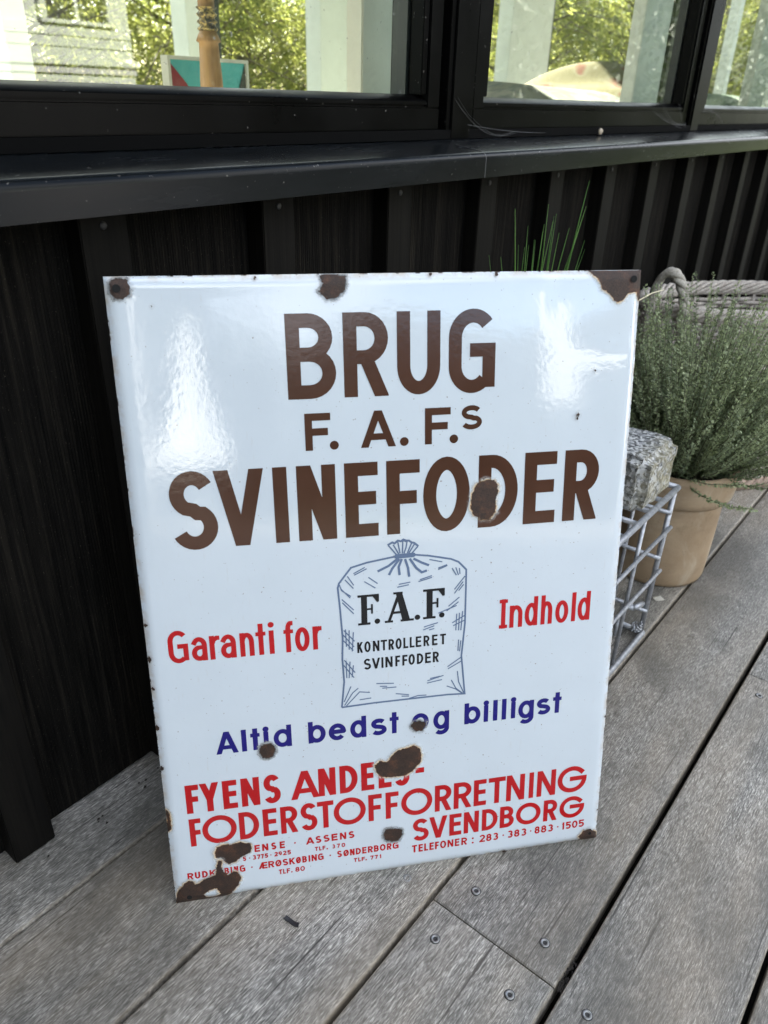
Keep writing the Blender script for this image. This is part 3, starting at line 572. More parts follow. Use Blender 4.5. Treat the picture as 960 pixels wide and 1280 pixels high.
# stroke lettering ------------------------------------------------
def arc(cx, cy, rx, ry, a0, a1, n=14): return [(cx+rx*math.cos(R_(a0+(a1-a0)*k/n)), cy+ry*math.sin(R_(a0+(a1-a0)*k/n))) for k in range(n+1)]
def glyph(c, q=.76, st=''):
    """strokes in the unit box: (points, width factor, cap: s square, d diagonal, b butt, o closed)"""
    S_ = lambda *p: (list(p), 1, 's'); D_ = lambda *p: (list(p), 1, 'd'); E_ = lambda *p: (list(p), 1, 'e')
    V = S_((0,0),(0,1))
    if c in 'IlÍ1i|' and c != '1' and c != 'i':
        if c == 'I' and st == 'serif': return [S_((.5,0),(.5,1)), ([(0,0),(1,0)], .85, 's'), ([(0,1),(1,1)], .85, 's')]
        return [S_((.5,0),(.5,1))]
    if c == 'A': return [D_((0,0),(.5,1)), D_((1,0),(.5,1)), (([(.2,.24),(.8,.24)]), .9, 'b')]
    if c == 'Æ': return [D_((0,0),(.48,1)), S_((.52,0),(.52,1)), S_((.5,1),(1,1)), S_((.5,.5),(.95,.5)), S_((.5,0),(1,0)), ([(.2,.24),(.5,.24)], .9, 'b')]
    if c == 'B': return [V, ([(0,1),(.42,1)]+arc(.42,.765,.5,.235,90,-90)[1:]+[(0,.53)], 1, 'b'), ([(0,.53),(.45,.53)]+arc(.45,.265,.55,.265,90,-90)[1:]+[(0,0)], 1, 'b')]
    if c == 'D': return [V, ([(0,1),(.25,1)]+arc(.25,.5,.75,.5,90,-90,20)[1:]+[(0,0)], 1, 'b')]
    if c == 'E': return [V, S_((0,1),(1,1)), S_((0,.53),(.9,.53)), S_((0,0),(1,0))]
    if c == 'F': return [V, S_((0,1),(1,1)), S_((0,.5),(.85,.5))]
    if c == 'G' and st == 'round': return [(arc(.5,.5,.5,.5,42,357,30)+[(1,.53),(.5,.53)], 1, 's')]
    if c == 'G': return [(arc(.52,.70,.52,.30,38,180,16)+[(0,.5)]+arc(.5,.30,.5,.30,180,318,16)[0:], 1, 'b'), S_((1,.08),(1,.52)), S_((.62,.52),(1,.52))]
    if c == 'K': return [V, E_((.0,.36),(.98,1)), E_((.36,.58),(1,0))]
    if c == 'L': return [V, S_((0,0),(1,0))]
    if c == 'N': return [V, S_((1,0),(1,1)), D_((0,1),(1,0))]
    if c in 'OØ0':
        o = [(arc(.5,.5,.5,.5,0,360,36)[:-1], 1, 'o')]
        if c == 'Ø': o.append(([(.12,.02),(.88,.98)], .7, 's'))
        return o
    if c == 'R': return [V, ([(0,1),(.45,1)]+arc(.45,.735,.55,.265,90,-90)[1:]+[(0,.47)], 1, 'b'), E_((.46,.50),(1,0))]
    if c == 'S': return [(arc(.5,.755,.47,.245,28,240,18)+[(.5,.515),(.62,.46)]+arc(.5,.25,.5,.25,55,-155,18), 1, 'b')]
    if c == 'T': return [S_((.5,0),(.5,1)), S_((0,1),(1,1))]
    if c == 'U': return [([(0,1),(0,.32)]+arc(.5,.32,.5,.32,180,360,18)[1:]+[(1,1)], 1, 's')]
    if c == 'V': return [D_((0,1),(.5,0)), D_((1,1),(.5,0))]
    if c == 'Y': return [E_((.5,.42),(0,1)), E_((.5,.42),(1,1)), S_((.5,0),(.5,.42))]
    if c == '1': return [S_((.75,0),(.75,1)), ([(.75,.98),(.1,.72)], .9, 'b')]
    if c == '2': return [(arc(.5,.72,.5,.28,165,-25,14)+[(.0,.0)], 1, 'b'), S_((0,0),(1,0))]
    if c == '3': return [(arc(.48,.755,.46,.245,150,-90,14), 1, 'b'), (arc(.48,.26,.52,.26,90,-150,14), 1, 'b')]
    if c == '5': return [S_((.1,1),(.92,1)), S_((.08,.55),(.08,1)), (arc(.46,.31,.54,.31,128,-150,16), 1, 'b')]
    if c == '7': return [S_((0,1),(1,1)), E_((.98,.9),(.32,0))]
    if c == '8': return [(arc(.5,.76,.42,.24,0,360,20)[:-1], 1, 'o'), (arc(.5,.26,.5,.26,0,360,20)[:-1], 1, 'o')]
    if c == '9': return [(arc(.5,.68,.5,.32,0,360,24)[:-1], 1, 'o'), (arc(.0,.62,1.,.62,8,-62,12), 1, 'b')]
    # lower case, q = x-height as a part of the box where the box holds the ascender
    if c == 'o': return [(arc(.5,.5,.5,.5,0,360,30)[:-1], 1, 'o')]
    if c == 'a': return [([(1,0),(1,.66)]+arc(.5,.68,.5,.32,0,150,12), 1, 's'), (arc(.5,.29,.5,.29,95,360,18)[:]+[(1,.36)], 1, 'b'), ([(.42,.575),(1,.60)], .9, 'b')]
    if c == 'r': return [V, ([(-.1,.62),(.35,.90),(.9,1.0),(2.6,.98)], .95, 'b')]
    if c == 'n': return [V, ([(1,0),(1,.62)]+arc(.5,.62,.5,.38,0,165,14), 1, 's')]
    if c == 'h': return [V, ([(1,0),(1,q-.30)]+arc(.5,q-.30,.5,.30,0,165,14), 1, 's')]
    if c == 'd': return [S_((1,0),(1,1)), (arc(.5,q/2,.5,q/2,0,360,28)[:-1], 1, 'o')]
    if c == 'b': return [V, (arc(.5,q/2,.5,q/2,0,360,28)[:-1], 1, 'o')]
    if c == 'e': return [([(0.0,.52),(.98,.52)]+arc(.5,.5,.5,.5,4,318,26), 1, 'b')]
    if c == 's': return [(arc(.5,.755,.46,.245,30,240,14)+[(.5,.515)]+arc(.5,.25,.5,.25,60,-150,14), 1, 'b')]
    if c == 't': return [S_((.52,0),(.52,1)), ([(-3,q-.05),(4,q-.05)], .85, 'b')]
    if c == 'f': return [([(.42,0),(.42,.74)]+arc(.95,.74,.53,.26,180,85,10), 1, 's'), ([(-3,q-.06),(4,q-.06)], .85, 'b')]
    if c == 'i': return [S_((.5,0),(.5,q-.04))]
    if c == 'g': return [S_((1,.26),(1,1)), (arc(.5,.64,.5,.36,0,360,26)[:-1], 1, 'o'), ([(1,.36)]+arc(.5,.24,.5,.24,0,-140,14), 1, 'b')]
    if c == '-': return [S_((0,.5),(1,.5))]
    return []
def clip(poly, x0, x1, y0, y1):
    for ax, lim, sg in ((0, x0, 1), (0, x1, -1), (1, y0, 1), (1, y1, -1)):
        out = []
        for i in range(len(poly)):
            a, b = poly[i-1], poly[i]; da, db = (a[ax]-lim)*sg, (b[ax]-lim)*sg
            if (da >= 0) != (db >= 0): k = da/(da-db); out.append((a[0]+(b[0]-a[0])*k, a[1]+(b[1]-a[1])*k))
            if db >= 0: out.append(b)
        poly = out
        if len(poly) < 3: return []
    return poly
LN = .00022                                       # the print stands this far proud of the enamel
def ribbon(mb, pts, wd, cap, box, lift):
    pts = [Vector(p) for p in pts]; keep = [pts[0]]
    for p in pts[1:]:
        if (p-keep[-1]).length > 1e-6: keep.append(p)
    pts = keep; N = len(pts); closed = cap == 'o'
    if not closed and cap in 'sde':
        e = wd*(.5 if cap == 's' else 1.0)
        if cap != 'e': pts[0] = pts[0]+(pts[0]-pts[1]).normalized()*e
        pts[-1] = pts[-1]+(pts[-1]-pts[-2]).normalized()*e
    Lp, Rp = [], []
    for i in range(N):
        a = (pts[i]-pts[i-1]).normalized() if (closed or i) else None
        b = (pts[(i+1) % N]-pts[i]).normalized() if (closed or i < N-1) else None
        if a is None: a = b
        if b is None: b = a
        na, nb_ = Vector((-a.y, a.x)), Vector((-b.y, b.x)); m_ = na+nb_
        m_ = m_.normalized() if m_.length > .3 else na
        k = wd/2/max(.45, m_.dot(na)); Lp.append(pts[i]+m_*k); Rp.append(pts[i]-m_*k)
    for i in range(N if closed else N-1):
        j = (i+1) % N; poly = [tuple(Rp[i]), tuple(Rp[j]), tuple(Lp[j]), tuple(Lp[i])]
        if box: poly = clip(poly, *box)
        if len(poly) >= 3:
            ar = sum(poly[k-1][0]*poly[k][1]-poly[k][0]*poly[k-1][1] for k in range(len(poly)))
            if ar < 0: poly = poly[::-1]
            mb.add([(x, y, surf(x, y)+LN+lift) for x, y in poly], [tuple(range(len(poly)))])
def disc(mb, x, y, r, lift=0, n=20):
    mb.add([(x+r*math.cos(2*PI*k/n), y+r*math.sin(2*PI*k/n), surf(x, y)+LN+lift) for k in range(n)], [tuple(range(n))])
def rectf(mb, u0, u1, v0, v1, x0, x1, y0, y1, lift=0, skew=0):
    q = [(u0+(u1-u0)*x, v0+(v1-v0)*y) for x, y in ((x0,y0),(x1,y0),(x1+skew,y1),(x0+skew,y1))]
    mb.add([(x, y, surf(x, y)+LN+lift) for x, y in q], [(0,1,2,3)])
def put(mb, c, u0, u1, v0, v1, wd, q=.76, st='', over=0):
    if c in '.·:':
        r = max(wd*.62, .0009); um = (u0+u1)/2
        if c != '·': disc(mb, um, v0+r*.95, r)
        if c == '·': disc(mb, um, (v0+v1)/2, r*.8)
        if c == ':': disc(mb, um, v0+(v1-v0)*.72, r)
        return
    if c in 'OSGCøo0' and over: v0 -= over; v1 += over
    for k, (pts, wm, cap) in enumerate(glyph(c, q, st)):
        X = [(u0+wd/2+x*(u1-u0-wd), (v0+y*(v1-v0)) if cap in 'de' else (v0+wd/2+y*(v1-v0-wd))) for x, y in pts]
        box = None if cap == 'o' else (u0, u1, v0, v1)
        ribbon(mb, X, wd*wm, cap, box, k*.00004)
    if c == 'i': disc(mb, (u0+u1)/2, v1-wd*.45, wd*.62)
LINES = {
 'brug': ('BRUG', 519.15, 591.77, [(142.6, 185.3), (192.1, 231.8), (239.7, 279.1), (286.9, 330.5)]),
 'faf': ('F.A.F.', 472.98, 506.34, [(155.7, 178.7), (178.2, 184.8), (205.8, 237.7), (242.4, 248.9), (265.0, 289.2), (289.2, 295.8)]),
 'svine': ('SVINEFODER', 388.60, 459.65, [(33.4, 74.3), (73.3, 116.9), (125.1, 137.4), (146.1, 181.3), (189.5, 220.5), (228.5, 260.1), (263.4, 308.7), (317.2, 356.6), (363.0, 395.5), (403.7, 439.6)]),
 'garanti': ('Garantifor', 277.03, 309.60, [(19.7, 37.9), (40.7, 55.0), (57.3, 66.9), (67.5, 81.7), (85.3, 98.6), (100.3, 109.8), (112.5, 117.7), (126.6, 135.8), (137.3, 151.2), (154.3, 163.1)]),
 'indhold': ('Indhold', 279.00, 311.21, [(341.8, 351.2), (353.2, 366.9), (369.4, 383.2), (386.7, 399.0), (402.4, 416.6), (420.4, 424.3), (426.9, 440.5)]),
 'altid': ('Altidbedstogbilligst', 173.22, 197.85, [(54.7, 76.2), (79.3, 84.9), (88.4, 97.6), (101.7, 105.7), (111.0, 128.8), (145.4, 162.9), (165.9, 183.6), (187.8, 204.3), (208.9, 225.4), (228.5, 237.9), (251.6, 269.6), (274.5, 291.4), (307.8, 325.2), (328.9, 333.7), (339.3, 343.6), (348.7, 353.5), (359.1, 363.5), (367.0, 384.3), (387.2, 403.0), (405.7, 415.3)]),
 'fyens': ('FYENSANDELS-', 108.86, 142.12, [(20.9, 33.9), (34.9, 53.5), (57.0, 71.3), (75.3, 93.6), (97.6, 114.6), (124.9, 154.1), (153.3, 171.1), (175.2, 194.0), (197.7, 211.4), (216.0, 229.8), (233.0, 249.1), (255.5, 264.9)]),
 'foder': ('FODERSTOFFORRETNING', 69.28, 102.27, [(21.4, 32.9), (33.8, 68.1), (70.6, 90.7), (94.7, 109.0), (112.7, 130.1), (133.2, 150.5), (150.8, 167.9), (167.8, 201.8), (204.6, 219.1), (223.1, 237.1), (239.9, 274.0), (276.8, 295.1), (297.8, 317.5), (320.3, 334.4), (336.9, 356.1), (357.3, 378.3), (383.4, 388.7), (392.7, 414.5), (416.8, 451.1)]),
 'svend': ('SVENDBORG', 35.02, 62.91, [(252.4, 270.3), (270.9, 290.9), (293.4, 307.0), (309.7, 326.9), (330.4, 348.4), (351.1, 367.4), (369.8, 398.7), (402.1, 418.2), (421.1, 450.7)]),
 'tel': ('TELEFONER:283·383·883·1505', 20.17, 29.87, [(251.6, 257.3), (259.0, 263.7), (265.3, 269.6), (271.2, 276.0), (277.5, 281.8), (283.2, 290.1), (291.6, 298.3), (300.0, 305.1), (307.4, 314.0), (318.9, 322.1), (328.1, 334.7), (336.0, 342.3), (343.8, 350.0), (354.2, 357.6), (360.8, 367.0), (368.6, 375.0), (376.8, 383.0), (386.6, 389.6), (392.8, 398.9), (400.4, 406.9), (408.5, 414.8), (418.9, 422.0), (425.2, 428.6), (430.0, 436.3), (437.6, 444.3), (445.6, 452.2)]),
 'assens': ('ENSE·ASSENS', 51.37, 60.06, [(84.0, 89.7), (91.9, 98.3), (101.3, 106.6), (110.1, 115.5), (124.5, 127.4), (137.5, 146.3), (147.6, 153.7), (156.0, 162.4), (164.5, 170.9), (173.4, 180.2), (182.7, 188.9)]),
 't370': ('TLF.370', 41.40, 46.66, [(146.4, 150.0), (150.9, 153.5), (154.5, 157.8), (158.8, 160.1), (164.8, 167.9), (169.8, 173.2), (174.8, 178.8)]),
 't3775': ('5·3775·2925', 42.20, 47.79, [(71.5, 74.9), (77.6, 79.2), (81.4, 85.1), (86.1, 89.5), (90.2, 93.1), (94.0, 97.5), (99.5, 101.2), (103.9, 107.6), (108.3, 111.9), (112.9, 116.6), (117.5, 121.3)]),
 'sond': ('RUDK.BING·ÆRØSKØBING·SØNDERBORG', 29.00, 37.29, [(14.5, 20.5), (22.0, 27.3), (29.2, 35.0), (36.7, 43.5), (45.3, 49.9), (51.8, 56.6), (58.0, 59.9), (61.5, 66.1), (67.5, 73.1), (78.8, 81.2), (87.0, 96.1), (97.0, 103.3), (104.3, 110.8), (112.0, 117.7), (118.9, 125.0), (125.9, 131.2), (132.6, 137.5), (139.2, 141.1), (142.4, 148.1), (149.3, 155.3), (161.2, 163.5), (169.8, 174.9), (176.4, 182.4), (183.6, 188.6), (189.9, 195.5), (196.9, 201.5), (203.0, 208.5), (209.6, 214.9), (216.1, 222.4), (223.8, 229.0), (230.2, 236.7)]),
 't80': ('TLF.80', 18.53, 24.65, [(107.5, 111.0), (111.8, 114.9), (115.7, 119.2), (120.2, 121.7), (124.7, 129.2), (130.0, 134.9)]),
 't771': ('TLF.771', 19.47, 24.60, [(187.5, 191.2), (192.2, 195.2), (196.0, 199.6), (200.2, 201.6), (205.4, 209.1), (210.3, 213.9), (215.3, 217.7)]),
 'fafb': ('F.A.F.', 298.03, 329.59, [(198.7, 219.6), (215.3, 220.0), (225.1, 254.0), (255.3, 260.0), (263.4, 285.2), (279.9, 284.9)]),
 'kont': ('KONTROLLERET', 268.64, 280.15, [(197.2, 202.8), (204.3, 210.5), (212.7, 219.3), (220.6, 227.0), (228.4, 234.0), (235.5, 241.6), (243.4, 248.3), (249.8, 254.7), (255.9, 261.6), (263.9, 269.9), (272.6, 278.2), (280.9, 286.9)]),
 'svf': ('SVINFFODER', 249.64, 261.31, [(203.3, 210.5), (211.5, 219.6), (221.1, 222.9), (225.0, 232.3), (235.1, 239.9), (242.2, 247.4), (248.5, 255.0), (257.1, 263.7), (265.5, 271.5), (273.5, 279.7)]),
}
SACK = [[(180.1,210.3),(183.3,238.8),(182.2,263.2),(183.2,286.9),(181.5,318.1),(180.0,339.1),(181.4,343.7),(193.2,358.5),(208.3,362.3),(233.1,365.8),(242.1,367.0),(252.0,366.9),(269.2,364.2),(291.2,359.0),(298.7,355.4),(306.7,346.7),(306.7,325.4),(306.4,289.7),(303.3,253.4),(305.8,228.0),(307.6,209.7),(289.3,211.0),(254.4,211.2),(212.7,211.3),(180.1,210.3)],[(228.8,378.2),(233.3,380.6),(235.5,379.4),(238.6,382.0),(241.8,381.0),(244.0,382.7),(246.6,381.4),(249.4,381.2),(252.0,379.2),(254.7,378.4),(258.7,374.8)],[(229.4,378.0),(237.1,368.1)],[(234.2,378.2),(239.4,368.5)],[(238.6,380.6),(240.7,369.0)],[(243.5,381.1),(243.0,368.8)],[(244.0,381.6),(247.5,379.9),(246.6,374.4),(244.5,368.7)],[(252.0,378.6),(247.9,368.8)],[(258.3,374.8),(251.1,367.0)],[(254.7,377.1),(249.3,368.6)],[(238.5,363.9),(229.5,357.2),(218.7,352.5)],[(240.0,363.4),(233.0,354.1),(229.7,347.8)],[(242.4,363.2),(239.3,355.4),(240.2,346.8)],[(245.6,362.9),(248.4,353.7),(249.6,344.4)],[(250.1,362.9),(256.5,353.0),(262.0,347.8),(267.1,349.3)],[(253.8,362.6),(262.0,357.8),(269.2,354.4)],[(196.0,350.7),(208.2,356.2)],[(195.4,352.3),(206.4,357.7)],[(189.5,350.3),(195.4,340.4)],[(187.2,346.8),(195.0,337.3)],[(205.7,343.3),(216.3,335.7)],[(209.7,347.3),(218.5,340.2)],[(237.7,334.6),(249.2,336.1)],[(239.2,337.4),(250.6,338.7)],[(258.7,338.5),(272.1,341.7)],[(260.1,340.3),(272.1,343.5)],[(269.6,360.3),(282.4,356.8)],[(278.4,349.2),(287.6,352.6)],[(278.4,350.7),(287.2,353.6)],[(292.3,349.5),(296.7,341.8)],[(296.0,349.9),(298.9,341.6)],[(299.7,348.9),(300.4,342.5)],[(305.5,340.0),(295.0,326.9)],[(303.7,334.4),(295.0,322.6)],[(304.3,331.5),(299.2,325.1)],[(300.2,318.2),(289.1,309.4)],[(299.4,313.3),(287.2,304.6)],[(297.5,309.5),(278.8,303.1)],[(181.4,342.7),(183.8,335.9),(192.4,329.3)],[(182.9,337.9),(191.8,327.6)],[(183.5,327.0),(194.8,314.8)],[(183.9,323.6),(194.7,311.0)],[(297.7,300.6),(297.0,282.6)],[(300.5,301.3),(299.8,282.3)],[(303.7,302.9),(302.2,282.1)],[(293.1,291.1),(305.7,297.8)],[(294.1,287.9),(305.8,292.7)],[(263.5,286.6),(274.8,290.0)],[(264.2,289.7),(278.5,293.0)],[(269.5,286.0),(274.8,287.0)],[(186.2,295.3),(186.6,276.7)],[(189.7,294.0),(189.2,273.3)],[(193.8,291.6),(192.2,271.1)],[(184.4,294.5),(194.8,281.7)],[(183.7,289.7),(194.1,275.8)],[(183.5,283.8),(193.3,271.9)],[(185.8,261.7),(186.0,242.5)],[(189.7,260.3),(188.3,242.2)],[(192.9,255.9),(191.4,242.9)],[(184.0,262.5),(194.5,247.6)],[(183.2,257.0),(193.3,242.1)],[(302.4,270.9),(301.2,258.8)],[(300.0,272.1),(299.6,259.6)],[(303.3,252.3),(288.9,243.0)],[(303.9,248.1),(289.3,240.5)],[(215.5,232.8),(233.3,231.0)],[(219.0,229.3),(226.5,228.4)],[(221.4,226.9),(235.9,226.5)],[(267.9,229.5),(284.8,233.7)],[(267.5,227.0),(283.3,229.1)],[(270.7,231.8),(281.3,233.1)],[(235.1,219.0),(248.8,216.1)],[(241.1,215.4),(248.8,214.5)],[(249.1,211.9),(258.3,213.9),(267.0,213.4)],[(182.6,216.2),(189.9,232.9)],[(182.9,212.1),(191.5,225.4),(197.2,230.0)],[(184.7,211.4),(198.4,225.6),(208.8,223.7)],[(198.2,216.7),(210.0,217.3)],[(299.3,236.8),(300.8,224.4),(307.0,209.8)],[(293.0,227.5),(298.0,217.4),(306.6,209.3)],[(288.2,221.1),(298.0,216.3),(306.0,209.4)]]
RUST = {'tl':[(5.3,619.0),(10.1,622.3),(17.6,621.6),(20.8,615.3),(19.1,608.9),(13.2,605.7),(7.7,606.3),(5.0,611.3)],'top':[(174.1,622.4),(182.6,623.8),(196.3,621.4),(195.1,610.6),(187.5,603.4),(178.9,603.0),(172.5,609.4),(176.3,615.2)],'tr':[(414.8,624.9),(436.8,625.9),(472.2,624.2),(473.8,607.7),(472.5,599.0),(470.5,594.2),(467.0,599.1),(465.0,603.4),(460.1,603.9),(455.8,603.1),(452.0,597.4),(446.8,595.5),(442.3,597.5),(439.7,602.3),(434.2,605.7),(430.2,607.7),(427.1,614.7),(422.5,619.0)],'d':[(314.5,432.4),(324.3,435.7),(333.8,434.4),(336.5,429.3),(335.9,421.9),(334.4,415.8),(334.8,403.2),(327.9,396.5),(320.4,397.1),(312.7,402.2),(309.5,410.0),(311.0,422.2)],'i':[(97.7,177.2),(101.8,179.3),(107.1,179.0),(111.4,175.2),(112.1,169.3),(108.8,164.0),(103.8,162.5),(98.9,164.3),(96.8,170.4)],'og':[(250.5,180.0),(253.8,184.3),(260.0,183.9),(265.4,182.1),(265.4,178.1),(262.2,172.6),(256.9,172.8),(252.7,175.7)],'els':[(212.4,138.4),(218.1,143.0),(224.3,140.2),(230.8,147.5),(235.6,152.2),(245.2,154.3),(254.7,156.6),(260.3,151.2),(262.0,143.7),(261.2,136.6),(256.3,130.9),(251.4,125.2),(245.0,121.6),(238.5,121.3),(227.3,121.6),(217.8,124.5),(213.1,131.1)],'oval':[(219.9,51.0),(222.5,56.4),(231.5,57.1),(239.7,53.4),(240.5,47.4),(236.3,40.3),(228.0,40.3),(221.5,44.0)],'up':[(43.7,59.4),(46.9,65.4),(53.7,67.8),(61.6,66.0),(69.8,67.1),(80.4,63.5),(80.8,60.1),(79.0,52.9),(71.3,49.3),(64.2,44.0),(57.3,42.7),(51.0,48.1),(44.5,52.6)],'bl':[(0.0,0.3),(2.7,15.2),(10.3,25.6),(15.8,28.7),(19.8,27.1),(21.4,22.6),(26.2,24.1),(33.3,28.6),(42.9,31.1),(44.2,39.2),(46.3,49.0),(50.3,48.2),(49.0,40.0),(50.6,34.6),(54.9,28.7),(60.6,31.9),(65.9,30.0),(68.2,22.8),(64.9,14.8),(57.2,4.2),(50.1,-0.4),(40.4,-1.9),(27.5,-1.9),(13.2,-2.7)],'blwhite':[(27.7,9.3),(36.2,13.6),(43.0,14.8),(45.3,8.4),(47.8,6.2),(40.7,1.9),(32.6,2.4)],'br':[(445.8,7.7),(450.7,15.0),(459.2,16.9),(467.0,10.8),(470.1,3.3),(469.1,0.2),(459.2,-0.3),(449.1,2.1)],'e1':[(0.7,117.8),(3.8,113.5),(4.3,103.0),(3.4,93.6),(0.5,90.5),(0.4,106.1)]}
STY = {'brug': ('brown', 12.0, 'brown lettering reading BRUG'), 'faf': ('brown', 6.6, None), 'svine': ('brown', 12.6, None), 'garanti': ('red', 4.7, None), 'indhold': ('red', 4.5, None),
       'altid': ('blue', 4.9, None), 'fyens': ('red', 6.3, None), 'foder': ('red', 5.6, None), 'svend': ('red', 5.2, None), 'tel': ('red', 1.95, None), 'assens': ('red', 2.0, None),
       't370': ('red', 1.2, None), 't3775': ('red', 1.3, None), 'sond': ('red', 1.8, None), 't80': ('red', 1.3, None), 't771': ('red', 1.2, None), 'fafb': ('black_ink', 5, None), 'kont': ('black_ink', 2.0, None), 'svf': ('black_ink', 2.1, None)}
LAB = {'brug': 'large brown word BRUG', 'faf': 'brown initials F. A. F.s', 'svine': 'large brown word SVINEFODER', 'garanti': 'red words Garanti for', 'indhold': 'red word Indhold', 'altid': 'blue words Altid bedst og billigst',
       'fyens': 'red words FYENS ANDELS-', 'foder': 'red word FODERSTOFFORRETNING', 'svend': 'red word SVENDBORG', 'tel': 'small red telephone numbers', 'assens': 'small red town names ODENSE and ASSENS', 't370': 'tiny red number TLF. 370',
       't3775': 'tiny red telephone numbers of the first town', 'sond': 'small red row of three town names', 't80': 'tiny red number TLF. 80', 't771': 'tiny red number TLF. 771', 'kont': 'black word KONTROLLERET', 'svf': 'black word SVINEFODER on the sack'}
def serif_faf(mb, spans, v0, v1):
    F_ = [(.16,.44,.0,1.),(.0,.58,.0,.075),(.0,.2,.925,1.),(.0,1.,.925,1.),(.91,1.,.74,1.),(.44,.66,.49,.55),(.62,.71,.36,.68)]
    for i, (a, b) in enumerate(spans):
        a /= 1000; b /= 1000
        if i in (0, 2, 4) and i != 2:
            for k, r in enumerate(F_): rectf(mb, a, b, v0, v1, *r, lift=k*.00003)
            q = [(a+(b-a)*x, v0+(v1-v0)*y) for x, y in ((.70,.93),(.92,.72),(.92,.93))]; mb.add([(x, y, surf(x, y)+LN+.0003) for x, y in q], [(0,1,2)])
        elif i == 2:
            H = v1-v0; W_ = b-a
            for k, pl in enumerate([[(.10,.05),(.20,.05),(.56,.95),(.44,.95)], [(.60,.05),(.87,.05),(.60,.97),(.38,.97)], [(.26,.28),(.68,.28),(.68,.36),(.28,.36)], [(0,0),(.28,0),(.28,.07),(0,.07)], [(.54,0),(1,0),(1,.07),(.54,.07)], [(.30,.93),(.62,.93),(.62,1),(.30,1)]]):
                mb.add([(a+W_*x, v0+H*y, surf(a, v0)+LN+k*.00003) for x, y in pl], [(0,1,2,3)])
        else: disc(mb, (a+b)/2, v0+.0028, .0028)
sack = None
mb = MB()
for i, pl in enumerate(SACK):
    wd = 1.55 if i == 0 else 2.0 if i == 1 else 1.4 if i < 10 else 2.4 if i < 16 else 1.15
    if i == 0: wd = 1.85
    ribbon(mb, [(x/1000, y/1000) for x, y in pl], wd/1000, 'b', None, .00003*(i % 5))
ribbon(mb, [(.2372, .3662), (.2536, .3665)], .0046, 'b', None, .0002); disc(mb, .2372, .3662, .0023, .00021); disc(mb, .2536, .3665, .0023, .00021)
sack = mb.build('sack_drawing', M['slate'], sign, org=(0,0,0)); sack['label'] = 'slate blue line drawing of a tied feed sack'
for key, (text, vb, vc, spans) in LINES.items():
    colr, wd, _ = STY[key]; mb = MB(); v0, v1 = vb/1000, vc/1000; wd /= 1000; H = v1-v0
    if key == 'fafb': serif_faf(mb, spans, v0, v1)
    else:
        for c, (a, b) in zip(text, spans):
            a /= 1000; b /= 1000; y0, y1 = v0, v1; q = .755; st = ''
            if key in ('foder', 'svend'): st = 'round'
            if key == 'altid': q = .79
            if key == 'indhold' and c == 'I': st = 'serif'
            if c in 'arnoes' : y1 = v0+H*q
            if c == 'g': y1 = v0+H*q; y0 = v0-H*.34
            if c == '-': y0 = v0+H*.38; y1 = y0+wd
            if c in 'li' and key in ('indhold', 'altid', 'garanti'): um = (a+b)/2; a, b = um-wd/2, um+wd/2
            if c == 'I' and not st: um = (a+b)/2; a, b = um-wd/2, um+wd/2
            if c == '1': a -= .0
            put(mb, c, a, b, y0, y1, wd, q, st, H*.012)
    o = mb.build('lettering', M[colr], sack if key in ('fafb', 'kont', 'svf') else sign, org=(0,0,0)); o['label'] = LAB.get(key, 'bold black serif initials F.A.F.')
mb = MB(); put(mb, 'S', .2992, .3192, .4848, .5072, .0046); o = mb.build('lettering', M['brown'], sign, org=(0,0,0)); o['label'] = 'small raised brown letter s'
# chips and rust
def sdf(px, py, poly):
    d = np.full(px.shape, 1e9); ins = np.zeros(px.shape, bool); n = len(poly)
    for i in range(n):
        x0, y0 = poly[i-1]; x1, y1 = poly[i]; ex, ey = x1-x0, y1-y0
        k = np.clip(((px-x0)*ex+(py-y0)*ey)/(ex*ex+ey*ey+1e-12), 0, 1); d = np.minimum(d, np.hypot(px-x0-k*ex, py-y0-k*ey))
        c_ = ((y0 > py) != (y1 > py)); xi = x0+(py-y0)*(x1-x0)/(y1-y0 if abs(y1-y0) > 1e-9 else 1e-9); ins ^= c_ & (px < xi)
    return np.where(ins, -d, d)
def rust_patch(poly, mat, lift, reach=5.2, hole_poly=None, step=.8, label=None):
    xs = np.array(poly); x0, y0 = xs.min(0)-reach; x1, y1 = xs.max(0)+reach
    x0 = max(x0, .25); y0 = max(y0, .25); x1 = min(x1, SW*1000-.25); y1 = min(y1, SH*1000-.25)
    gx = np.linspace(x0, x1, int((x1-x0)/step)+2); gy = np.linspace(y0, y1, int((y1-y0)/step)+2); X, Y = np.meshgrid(gx, gy)
    s = sdf(X, Y, poly)
    if hole_poly is not None: s = np.maximum(s, -sdf(X, Y, hole_poly)-.4)
    nx = len(gx); idx = -np.ones(X.shape, int); mb = MB(); vals = []
    ok = s < reach
    for j in range(X.shape[0]-1):
        for i in range(nx-1):
            if ok[j, i] and ok[j, i+1] and ok[j+1, i+1] and ok[j+1, i]:
                q = []
                for (jj, ii) in ((j, i), (j, i+1), (j+1, i+1), (j+1, i)):
                    if idx[jj, ii] < 0:
                        idx[jj, ii] = len(mb.v); u, v = X[jj, ii]/1000, Y[jj, ii]/1000; mb.add([(u, v, surf(u, v)+lift)], []); vals.append(s[jj, ii])
                    q.append(idx[jj, ii])
                mb.f.append(tuple(q)); mb.mi.append(0)
    o = mb.build('rust_patch', mat, sign, org=(0,0,0), smooth=True)
    a = o.data.attributes.new('sd', 'FLOAT', 'POINT'); a.data.foreach_set('value', np.array(vals, np.float32))
    if label: o['label'] = label
    return o
